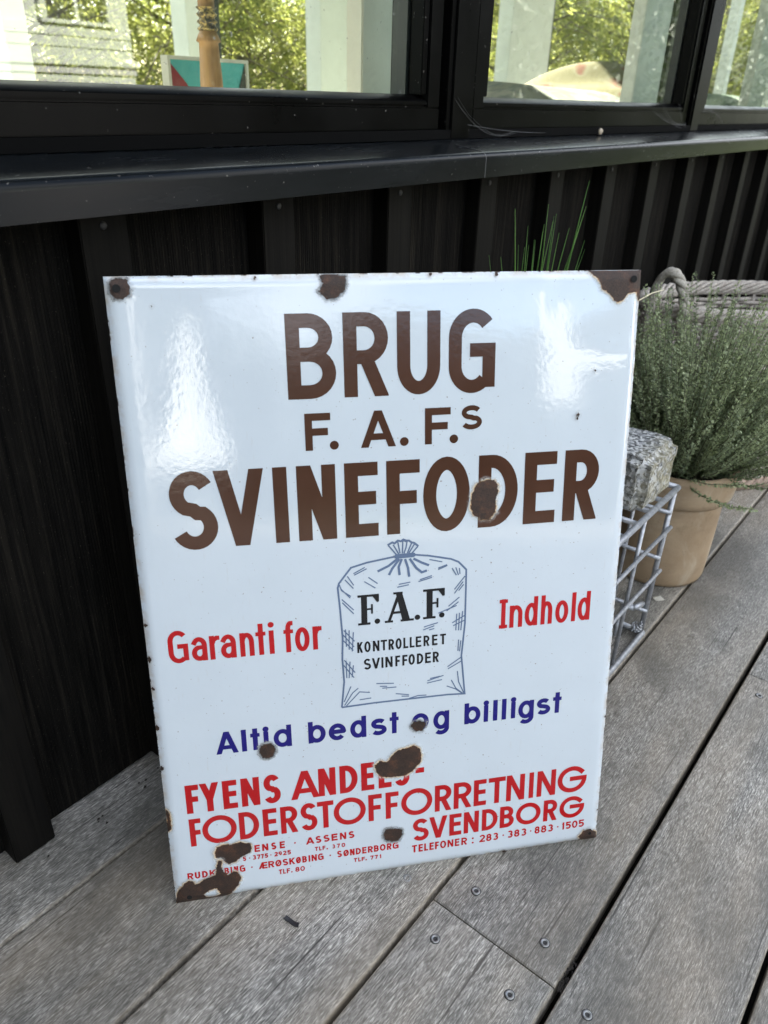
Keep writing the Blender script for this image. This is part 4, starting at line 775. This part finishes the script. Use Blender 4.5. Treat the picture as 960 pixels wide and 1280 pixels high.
RK = {'tl': ('rustg', 'grey ringed rust spot round the top left hole'), 'top': ('rustg', 'grey ringed chip at the top edge'), 'tr': ('rust', 'large rusty area over the top right corner'), 'd': ('rust', 'rusty chip on the letter D'), 'i': ('rustg', 'round chip under the blue letter i'),
      'og': ('rustg', 'round chip on the blue letter o'), 'els': ('rust', 'large rusty chip over the red letters ELS'), 'oval': ('rustg', 'small oval chip between the red lines'), 'up': ('rust', 'dark rusty chip under FODERSTOF'), 'bl': ('rust', 'large rusty area at the bottom left corner'), 'br': ('rust', 'small rusty spot at the bottom right corner'), 'e1': ('rust', 'rusty nick in the left edge')}
for i, (k, (mt, lb)) in enumerate(RK.items()):
    rust_patch(RUST[k], M[mt], .00075+.00008*i, hole_poly=RUST['blwhite'] if k == 'bl' else None, label=lb)
sp_ = [(413.7, 493.5, 1.6), (413.0, 489.8, .7), (2.0, 210, 2.2), (2.2, 252, 1.8), (2.0, 283, 2.0), (2.2, 318, 1.4), (1.8, 165, 1.8), (467.5, 40, 1.2), (467.8, 160, 1.0), (358, 1.5, 2.4), (120, 621.5, 1.2), (270, 622, 1.3), (330, 622, 1.5), (36, 600, .5), (428, 535, .8)]
for x, y, r in sp_:
    rust_patch([(x+r*(1+.3*math.sin(5*a_))*math.cos(a_), y+r*(1+.3*math.cos(3*a_))*math.sin(a_)*1.3) for a_ in [2*PI*k/10 for k in range(10)]], M['rusts'], .0018, 2.6, step=.5)
for (x, y, r) in [(9.9, 614.2, 3.3), (460.8, 615.6, 3.1), (14.4, 8.4, 2.6), (459.4, 10.8, 1.9)]:
    mb = MB(); u, v = x/1000, y/1000; n = 24
    z = surf(u, v)+.0021
    mb.add([(u+r/1000*math.cos(2*PI*k/n), v+r/1000*math.sin(2*PI*k/n), z) for k in range(n)], [tuple(range(n))]); mb.build('mounting_hole', M['hole'], sign, org=(0,0,0))
mb = MB(); mb.tube([(.3560, .0006, .0006), (.3585, .004, .0016), (.361, .0048, .0022)], [.0010, .0012, .0006], 6)
mb.build('rust_flake', M['rust'], sign, org=(0,0,0)) if False else None

# ------------------------------------------------------------------ wire crate, granite block, terracotta pot with thyme
cr_ = empty('wire_crate', (.8, .35, 0), 'galvanised wire crate standing behind the right edge of the sign', 'crate')
CX0, CX1, CY0, CY1, CZ = .588, 1.020, .2705, .440, .262
def fl(x, z): return x+(.006*(z/CZ) if x > .9 else 0)
for nm, pts, r in [('top_rail', [(CX0,CY0,CZ),(fl(CX1,CZ),CY0,CZ),(fl(CX1,CZ),CY1,CZ),(CX0,CY1,CZ)], .0048), ('bottom_rail', [(CX0,CY0,.0052),(CX1,CY0,.0052),(CX1,CY1,.0052),(CX0,CY1,.0052)], .0048)]:
    mb = MB()
    for a, b in zip(pts, pts[1:]+pts[:1]): mb.tube([a, b], r*.92, 8)
    mb.build(nm, M['zinc'], cr_, smooth=True)
xs_ = [CX0+(CX1-CX0)*k/4 for k in range(5)]
posts = [(x, CY0) for x in xs_]+[(x, CY1) for x in xs_]+[(CX1, CY0+(CY1-CY0)*k/3) for k in (1, 2)]+[(CX0, CY0+(CY1-CY0)*k/3) for k in (1, 2)]
for x, y in posts:
    mb = MB(); sx = .004 if y == CY0 else (-.004 if y == CY1 else 0)
    mb.tube([(x, y+sx, .0095), (fl(x, CZ), y+sx, CZ-.004)], .0042 if x in (CX0, CX1) and y in (CY0, CY1) else .0031, 8)
    mb.build('upright_wire', M['zinc'], cr_, smooth=True)
for z in (.075, .122, .197):
    mb = MB(); o_ = .0045
    mb.tube([(CX0, CY0-o_+.002, z), (fl(CX1, z)+.002, CY0-o_+.002, z)], .0031, 8)
    if z > .1: mb.build('side_wire', M['zinc'], cr_, smooth=True)
    mb = MB(); mb.tube([(CX0, CY1+.002, z), (CX1, CY1+.002, z)], .0036, 8)
    if z > .1: mb.build('side_wire', M['zinc'], cr_, smooth=True)
for z in (.048, .145, .222):
    for ex in (fl(CX1, z)-.005, CX0):
        mb = MB(); mb.tube([(ex, CY0, z), (ex, CY1, z)], .0033, 8); mb.build('end_wire', M['zinc'], cr_, smooth=True)
for k in range(9):
    x = .63+k*.045; mb = MB(); mb.tube([(x, CY0+.003, .2525), (x, CY1-.003, .2525)], .0038, 8); mb.build('shelf_wire', M['zinc'], cr_, smooth=True)
mb = MB(); mb.tube([(.992,.285,.062),(.992,.30,.058),(.984,.302,.03),(.974,.296,.012)], .0048, 8); mb.tube([(.992,.285,.062),(1.016,.28,.060)], .0048, 8); mb.build('foot_hook', M['zinc'], cr_, smooth=True)
mb = MB()
for k in range(26):
    a = k*.72; mb.tube([(1.010+.006*math.cos(a), .279+.006*math.sin(a), .012+.0006*k), (1.010+.011*math.cos(a+.6), .279+.008*math.sin(a+.6), .013+.0004*k)], .0013, 5)
mb.build('wire_tie', M['zinc'], cr_, smooth=True)
# granite block
bm = bmesh.new(); bmesh.ops.create_cube(bm, size=1); bmesh.ops.bevel(bm, geom=bm.edges[:], offset=.09, segments=3, affect='EDGES')
bmesh.ops.subdivide_edges(bm, edges=bm.edges[:], cuts=4, use_grid_fill=True); bmesh.ops.triangulate(bm, faces=[f for f in bm.faces if len(f.verts) > 4])
from mathutils import noise as mn
SX, SY, SZ = .118, .150, .081; ctr = Vector((.9665, .3555, .2575+SZ/2)); mb = MB(); vs = []; li = []
for q in bm.verts:
    p = q.co.copy(); d = mn.fractal(p*2.1+Vector((4,2,9)), 1., 2., 4)*.055+mn.noise(p*7)*.014
    nrm = q.co.normalized(); p = p+nrm*d
    if p.z > 0: p.x *= 1-.04*p.z; p.z += .07*(p.y)*p.z*2-.10*max(0, p.x)*p.z
    p.z = max(p.z, -.49)
    li.append(max(0., min(1., (-q.co.y-.30)*6))*(.6+.4*max(0, q.co.x+.5)))
    vs.append(ctr+Vector((p.x*SX, p.y*SY, p.z*SZ)))
bm.verts.index_update(); mb.add(vs, [[q.index for q in f.verts] for f in bm.faces]); bm.free()
st = mb.build('granite_block', M['granite'], None, (.9665, .3555, .2575), smooth=True); a = st.data.attributes.new('lichen', 'FLOAT', 'POINT'); a.data.foreach_set('value', np.array(li, np.float32))
st.data.set_sharp_from_angle(angle=R_(60)); tag(st, 'rough grey granite block resting on the wire crate beside the sign', 'stone')
# pot
PX, PY = 1.2400, .3375
pot = empty('terracotta_pot', (PX, PY, 0), 'round buff terracotta pot with a thick rolled rim under the thyme', 'plant pot')
mb = MB(); mb.lathe([(0.0001,.001),(0.0738,.001),(0.0807,.004),(0.0833,.012),(0.0849,.05),(0.0857,.10),(0.0860,.155),(0.0863,.1585),(0.0928,.1605),(0.0965,.1655),(0.0986,.174),(0.1000,.19),(0.1008,.207),(0.1004,.2145),(0.0986,.2180),(0.0944,.2188),(0.0913,.2165),(0.0902,.19)], PX, PY, 72, 0, .003)
mb.build('pot_body', M['terra'], pot, smooth=True)
mb = MB(); mb.lathe([(.0001,.203),(.03,.2035),(.06,.2015),(.0903,.200)], PX, PY, 40); mb.build('soil', M['soil'], pot, smooth=True)
th = empty('thyme_plant', (PX, PY, .20), 'bushy grey-green thyme spilling over the terracotta pot', 'plant')
tw = MB(); lv = MB(); Ps, Ds, Ls, Ws, Rs = [], [], [], [], []
for k in range(780):
    a = rng.uniform(0, 2*PI); r0 = .062*math.sqrt(rng.uniform(0, 1)); po_ = Vector((PX+r0*math.cos(a), PY+r0*math.sin(a), .203))
    a2 = a+rng.normal(0, .5); pol = R_(min(84, abs(rng.normal(38, 24)))); L = rng.uniform(.13, .272)*(1.08 if pol < .7 else .90)
    dr = Vector((math.sin(pol)*math.cos(a2), math.sin(pol)*math.sin(a2), math.cos(pol)))
    ctl = po_+dr*L*.5+Vector((0, 0, -.012)); end = po_+dr*L+Vector((rng.normal(0,.012), rng.normal(0,.012), .045*math.sin(pol)+rng.normal(0,.01)))
    if end.z < .215: end.z = .215+rng.uniform(0, .03)
    if end.y > .60: end.y = .60
    pts = [po_*(1-q)**2+ctl*2*q*(1-q)+end*q*q for q in (0, .33, .66, 1)]
    tw.tube(pts, [.0012, .0009, .0006, .0003], 3, cap=False)
    nl = int(rng.uniform(80, 125)); cl = np.clip(rng.normal(.45, .2), 0, 1)
    for j in range(nl):
        q = .16+.84*(j+rng.uniform(0, 1))/nl; p = po_*(1-q)**2+ctl*2*q*(1-q)+end*q*q; tg = (end-ctl).normalized()
        sd_ = Vector(rng.normal(size=3)); sd_ = (sd_-tg*sd_.dot(tg)).normalized()
        Ps.append(p[:]); Ds.append((tg*.65+sd_*.9)[:]); Ls.append(rng.uniform(.0048, .0082)*(1.15-.3*q)); Ws.append(rng.uniform(.0026, .0042)); Rs.append(np.clip(cl+.25*(q-.7)+rng.normal(0, .12), 0, 1))
leaf_cloud(lv, np.array(Ps), np.array(Ds), np.array(Ls), np.array(Ws), np.array(Rs))
tw.build('stems', M['greentwig'], th); lv.build('leaves', M['thyme'], th)
# wicker basket
bk = empty('wicker_basket', (1.752, .410, 0), 'large oval grey wicker basket with a rope handle behind the thyme', 'basket')
BXc, BYc, BH, BTH = 1.752, .410, .378, R_(-38)
def brad(z): k = z/BH; return (.222+.016*k**.8, .122+.014*k**.8)
def bpt(a, z, off=0):
    rx, ry = brad(z); x, y = (rx+off)*math.cos(a), (ry+off)*math.sin(a)
    return (BXc+x*math.cos(BTH)-y*math.sin(BTH), BYc+x*math.sin(BTH)+y*math.cos(BTH), z)
NS = 40
mb = MB()
for k in range(NS):
    a = 2*PI*k/NS; mb.cr = random.random(); mb.tube([bpt(a, z, 0) for z in (.004, .09, .18, .27, BH+.004)], .0036, 6)
mb.build('stakes', M['wicker'], bk, smooth=True)
mb = MB(); NR = 36
for j in range(NR):
    z = .018+j*.0097; n = NS*4; pts = []; jit = random.uniform(-.0016, .0016)
    for k in range(n):
        a = 2*PI*k/n; pts.append(bpt(a, z+jit+.0012*math.sin(a*5+j), .0050*math.cos(a*NS/2+(PI if j % 2 else 0))))
    mb.cr = random.random(); mb.tube(pts, .0044+random.uniform(-.0007, .0006), 6, closed=True)
mb.build('weave', M['wicker'], bk, smooth=True)
def braid(zc, rad, off, strands, turns, thick, name, mat, n=260):
    mb = MB()
    for s_ in range(strands):
        pts = []
        for k in range(n):
            a = 2*PI*k/n; ph = turns*a+2*PI*s_/strands; pts.append(bpt(a, zc+rad*math.sin(ph), off+rad*math.cos(ph)))
        mb.tube(pts, thick, 6, closed=True)
    return mb.build(name, mat, bk, smooth=True)
braid(BH+.004, .0115, .002, 7, 9, .0046, 'braided_rim', M['wicker']); braid(.013, .008, .004, 4, 16, .0065, 'braided_foot', M['wicker_tan'])
mb = MB(); mb.add([bpt(2*PI*k/40, .0075, -.004) for k in range(40)], [tuple(range(40))]); mb.build('base_mat', M['wicker'], bk)
def handle(ac):
    mb = MB(); w2 = .037; A = Vector(bpt(ac, BH-.05, .012)); tang = (Vector(bpt(ac+.02, .3))-Vector(bpt(ac-.02, .3))).normalized(); rad = Vector((tang.y, -tang.x, 0))
    for s_ in range(3):
        pts = []
        for k in range(61):
            q = PI*k/60; c_ = A+tang*(-w2*math.cos(q))+Vector((0,0,.135*math.sin(q)**.8 if 0 < k < 60 else 0))+rad*(.03*math.sin(q))
            ph = 7*q+2*PI*s_/3; pts.append(c_+(rad*math.cos(ph)+Vector((0,0,1))*math.sin(ph)*.7+tang*math.sin(ph)*.5)*.0056)
        mb.tube(pts, .0066, 7)
    return mb.build('rope_handle', M['rope'], bk, smooth=True)
handle(R_(204)); handle(R_(24))
# chives
cp = empty('chive_pot', (.955, .51, 0), 'small flowerpot hidden behind the sign, holding the chives', 'plant pot')
mb = MB(); mb.lathe([(.0001,.001),(.048,.001),(.05,.006),(.058,.15),(.066,.153),(.068,.185),(.064,.187),(.060,.18)], .955, .51, 48); mb.build('pot_body', M['terra'], cp, smooth=True)
mb = MB(); mb.lathe([(.0001,.172),(.0605,.170)], .955, .51, 32); mb.build('soil', M['soil'], cp, smooth=True)
mb = MB(); ch = [(.867,.6275,.0016),(.836,.575,.0012),(.850,.572,.0015),(.886,.583,.0013),(.905,.578,.0013),(.912,.580,.0012),(.924,.585,.0013),(.932,.600,.0014),(.943,.582,.0014),(.951,.592,.0013),(.972,.624,.0016),(.983,.612,.0014),(.975,.598,.0015),(.995,.607,.0015),(.988,.588,.0014),(1.000,.600,.0013),(1.066,.648,.0019),(1.092,.612,.0018),(1.04,.588,.0015),(1.078,.566,.0018),(1.083,.567,.0015),(1.08,.556,.0012)]
for x, z, r in ch:
    bx = .955+(x-.955)*.28+random.uniform(-.012, .012); by = .51+random.uniform(-.018, .018); dz = z-.171; mb.cr = random.random(); ty = .500+random.uniform(-.01, .01)
    cx_ = bx+(x-bx)*.12; pts = []
    for k in range(9):
        q = k/8; pts.append(((1-q)**2*bx+2*q*(1-q)*cx_+q*q*x, by+(ty-by)*q, .171+dz*(q*1.06-.06*q*q)))
    mb.tube(pts, [r*1.15, r*1.15, r*1.1, r, r, r*.9, r*.75, r*.5, r*.15], 6)
o = mb.build('chives', M['chive'], None, (.955, .51, .171), smooth=True); tag(o, 'thin green chive blades rising behind the top edge of the sign', 'plant')
# ------------------------------------------------------------------ small things
mb = MB(); mb.tube([(.774,.262,.581),(.748,.264,.5815),(.725,.268,.577),(.692,.290,.55),(.665,.325,.45),(.652,.352,.27)], [.0004,.0006,.0007,.0008,.0008,.0008], 5)
tag(mb.build('dry_stalk', M['straw'], None, (.652,.352,.27), smooth=True), 'pale dry grass stalk poking out beside the top right corner of the sign', 'stalk')
mb = MB(); prs = []
for k in range(60):
    q = k/59*4.6*PI/2; r = .0052*math.exp(-.16*q); prs.append((1.456+r*math.cos(q)*.8, .667-.002*q/7, .6965+r*math.sin(q)*.8))
mb.tube(prs, [.0038*math.exp(-.13*k/59*7)+.0004 for k in range(60)], 8); tag(mb.build('snail_shell', M['shell'], None, (1.456,.667,.691), smooth=True), 'tiny pale snail shell stuck above the sill under the middle window', 'snail')
bm = bmesh.new(); bmesh.ops.create_cube(bm, size=1); bmesh.ops.subdivide_edges(bm, edges=bm.edges[:], cuts=3, use_grid_fill=True)
for q in bm.verts: q.co = (q.co.x*.0042+.001*math.sin(q.co.y*4), q.co.y*.017*(1-.15*q.co.x), q.co.z*.0016+.0012+.0018*q.co.y**2*4)
mb = MB(); mb.bm(bm, Matrix.Translation((.3215,.3565,.0008)) @ Matrix.Rotation(R_(16), 4, 'Z')); tag(mb.build('black_flake', M['flake'], None, (.3215,.3565,0)), 'small black flake lying on the deck board in front of the sign', 'debris')
mb = MB(); mb.add([(1.124,.288,.0022),(1.136,.278,.0028),(1.140,.288,.0050),(1.132,.297,.0024),(1.126,.295,.0040)], [(0,1,2),(0,2,4),(2,3,4)]); mb.add([(1.124,.288,.0016),(1.136,.278,.0020),(1.132,.297,.0016),(1.126,.295,.0018)], [(3,2,1,0)])
tag(mb.build('dead_leaf', M['paleleaf'], None, (1.13,.288,.001)), 'pale curled dead leaf on the deck below the terracotta pot', 'leaf')
mb = MB()
for i in range(56):
    x = rng.uniform(.434, .50) if i < 46 else rng.uniform(.19, .36); y = (.1152+rng.normal(0, .0022)) if i < 46 else rng.uniform(.60, .628)
    if i < 46: x = .437+rng.exponential(.022)
    z = -.004 if i < 46 else .0016; s_ = rng.uniform(.0012, .0028); mb.add([(x-s_, y, z), (x, y-s_*.6, z+.001), (x+s_, y+.0005, z+.0006), (x, y+s_*.6, z+.0018)], [(0,1,2),(0,2,3)])
tag(mb.build('leaf_litter', M['soil'], None, (0,0,0)), None, None, kind='stuff')
# cobwebs: fine threads on the window frames
def cob(name, anchors, seed, label, loc):
    rs = random.Random(seed); mb = MB()
    for (p, q, sag, n) in anchors:
        for k in range(n):
            a = Vector(p)+Vector((rs.uniform(-.006,.006), 0, rs.uniform(-.004,.004))); b = Vector(q)+Vector((rs.uniform(-.010,.010), 0, rs.uniform(-.003,.003)))
            pts = [a.lerp(b, t_/10)+Vector((0, 0, -sag*4*(t_/10)*(1-t_/10)*(1+rs.uniform(-.25,.25)*(.3 if k else 0)))) for t_ in range(11)]
            mb.tube(pts, (.00011 if k else .00018), 4)
    tag(mb.build(name, M['web'], None, loc), label, 'cobweb')
cob('cobweb', [((.995,.6755,.742), (1.16,.6755,.6985), .020, 3), ((1.03,.676,.712), (1.32,.678,.6965), .004, 2)], 3, 'dusty cobweb slung from the wide mullion to the sill', (1.1,.676,.70))
cob('cobweb', [((1.76,.679,.752), (1.90,.677,.702), .012, 6), ((1.72,.679,.735), (1.93,.678,.708), .010, 4), ((1.86,.677,.745), (1.92,.676,.70), .004, 4)], 5, 'fine cobweb in the lower corner of the middle window', (1.85,.676,.70))
cob('cobweb', [((2.02,.677,.735), (2.19,.677,.706), -.010, 7)], 6, 'wispy cobweb on the frame of the right-hand window', (2.1,.676,.70))
# ------------------------------------------------------------------ behind the camera: summer house, and unseen things added for reflections and shade
gh = empty('summer_house', (3.7, -6, -.32), 'white painted summer house mirrored in the left window pane', 'building')
mb = MB(); mb.box(2.75, 4.52, -7.4, -5.02, -.31, .80); mb.build('plinth_wall', M['pinkwhite'], gh)
mb = MB(); mb.box(2.73, 4.56, -7.42, -4.985, .905, .955, .006); mb.box(2.75, 4.52, -7.4, -5.02, .8005, .8495); mb.build('ledge', M['paint'], gh)
mb = MB(); mb.box(2.74, 4.53, -7.4, -5.005, .8505, .9045); mb.build('dark_band', M['pinkwhite'], gh)
mb = MB()
for k in range(3): mb.box(2.76, 4.50, -7.3, -5.0+.004*k, .9555+.075*k, 1.028+.075*k, .004)
mb.box(2.76, 3.74, -7.3, -5.01, 1.181, 2.6); mb.box(4.31, 4.50, -7.3, -5.01, 1.181, 2.6); mb.box(3.7405, 4.3095, -7.3, -5.01, 2.2, 2.6); mb.build('board_wall', M['paint'], gh)
mb = MB(); mb.box(3.70, 4.35, -5.0095, -4.97, 1.185, 1.215, .004); mb.box(3.70, 3.76, -5.0095, -4.98, 1.2155, 2.25, .004); mb.box(4.29, 4.35, -5.0095, -4.98, 1.2155, 2.25, .004); mb.box(4.02, 4.05, -5.05, -5.012, 1.2155, 2.199); mb.build('window_frame', M['paint'], gh)
mb = MB(); mb.box(3.7605, 4.289, -5.2, -5.06, 1.2, 2.19); mb.build('window_pane', M['darkgreen'], gh)
mb = MB(); mb.prof_x([(-7.7, 2.601), (-4.7, 2.601), (-6.2, 3.4)], 2.5, 4.8); mb.build('roof', M['roof'], gh)
gt = empty('glare_corner', (-.6, -4.5, -.32), 'unseen added white gate mirrored as a bright corner in the top right of the sign', 'reflector')  # added out of view: post and rail shaped for an L of glare
mb = MB(); mb.box(-.84, -.60, -4.62, -4.5, -.32, 1.62, .01); mb.build('reflector_post', M['canvas'], gt)
mb = MB(); mb.box(-.599, .12, -4.58, -4.53, .93, 1.15, .006); mb.build('reflector_rail', M['canvas'], gt)
mb = MB(); mb.box(.1205, .30, -4.62, -4.5, -.32, 1.3, .01); mb.build('reflector_post', M['darkgreen'], gt)
pa = empty('glare_cone', (-2.76, -2.8, -.32), 'unseen added white parasol mirrored as a pale streak in the left half of the sign', 'prop')  # added out of view: tapered cone that makes the flame-shaped glare
prof = []; 
mb = MB(); n = 40; P_ = [(.03,1.32),(.055,1.22),(.08,1.05),(.11,.85),(.17,.66),(.25,.48),(.29,.36),(.22,.33)]
vs = []
for i, (r, z) in enumerate(P_):
    for k in range(n): a = 2*PI*k/n; rr = r*(1+.14*math.sin(8*a+i*.5)+.06*math.sin(3*a+i)); vs.append((-2.76+rr*math.cos(a)-.02*i, -2.8+rr*math.sin(a), z+.01*math.sin(5*a)))
mb.add(vs, [(i*n+k, i*n+(k+1) % n, (i+1)*n+(k+1) % n, (i+1)*n+k) for i in range(len(P_)-1) for k in range(n)]); mb.build('cone_shell', M['canvas'], pa, smooth=True)
mb = MB(); mb.tube([(-2.86,-2.8,-.3),(-2.76,-2.8,1.4)], .02, 10); mb.box(-3.08,-2.64,-3.02,-2.58,-.32,-.26,.01); mb.build('pole', M['paint'], pa)
mb = MB(); mb.tube([(-3.34,-2.8,-.32),(-3.34,-2.8,1.72)], .035, 14); mb.lathe([(.035,1.72),(.05,1.74),(.05,1.78),(.0001,1.82)], -3.34, -2.8, 14)
tag(mb.build('glare_pole', M['canvas'], None, (-3.34,-2.8,-.32), smooth=True), 'unseen added white pole mirrored along the left edge of the sign', 'pole')  # unseen pole added for a thin bright reflection in the enamel
def hedge(cx, cy, lx, ly, h, seed, label):
    rs = np.random.default_rng(seed); n = 9000
    P = np.column_stack([rs.uniform(-lx, lx, n), rs.uniform(-ly, ly, n), rs.uniform(0, h, n)*1.0]); f_ = rs.integers(0, 4, n)
    P[f_ == 0, 1] = ly*rs.uniform(.75, 1.05, (f_ == 0).sum()); P[f_ == 1, 2] = h*rs.uniform(.85, 1.08, (f_ == 1).sum())
    P[:, 2] *= 1+.12*np.sin(P[:, 0]*1.7+seed); P += np.array([cx, cy, -.3])
    mb = MB(); leaf_cloud(mb, P, rs.normal(size=(n, 3))+np.array([0,.4,.5]), rs.uniform(.09, .2, n), rs.uniform(.05, .10, n), np.clip(rs.normal(.5, .25, n), 0, 1))
    r = empty('added_hedge', (cx, cy, -.32), label, 'hedge', 'added hedges out of view')
    mb.build('foliage', M['hedge'], r); m2 = MB()
    for k in range(8): m2.tube([(cx-lx+2*lx*(k+.5)/8, cy, -.32), (cx-lx+2*lx*(k+.5)/8+.1, cy+.05, h*.7)], [.04, .015], 6)
    m2.build('stems', M['bark'], r)
    bm = bmesh.new(); bmesh.ops.create_cube(bm, size=1); bmesh.ops.subdivide_edges(bm, edges=bm.edges[:], cuts=7, use_grid_fill=True)
    for q in bm.verts:
        p = q.co; k_ = 1+.16*mn.noise(Vector((p.x*9+seed, p.y*3, p.z*5))); q.co = Vector((cx+p.x*2*lx*.93, cy+p.y*2*ly*.72*k_, -.32+(p.z+.5)*h*.88*k_))
    m3 = MB(); m3.bm(bm); m3.cr = 0; m3.r = [0.]*len(m3.v); m3.build('inner_growth', M['hedge'], r, smooth=True)
for i, (x, y, lx, ly, h) in enumerate([(-7.5,-6.2,2.6,.8,2.1),(-2.6,-7.4,2.6,.8,2.0),(1.6,-8.2,2.2,.8,2.1),(-.35,-4.1,.95,.25,.92),(8.0,-7.0,2.6,.8,2.4),(12.0,-5.2,3.4,.9,4.2),(18.5,-5.8,3.6,.9,4.6),(25.5,-6.6,3.6,.9,5.0),(-4.6,-1.6,.9,3.6,3.2)]):  # added hedges: left blocks sky, right darken panes, low one hides the white post
    hedge(x, y, lx, ly, h, 40+i, 'unseen green hedge added behind the photographer to darken reflections and side light')
for o in COL.objects:
    if o.type == 'MESH' and o.data.attributes.get('rnd') is None: pass
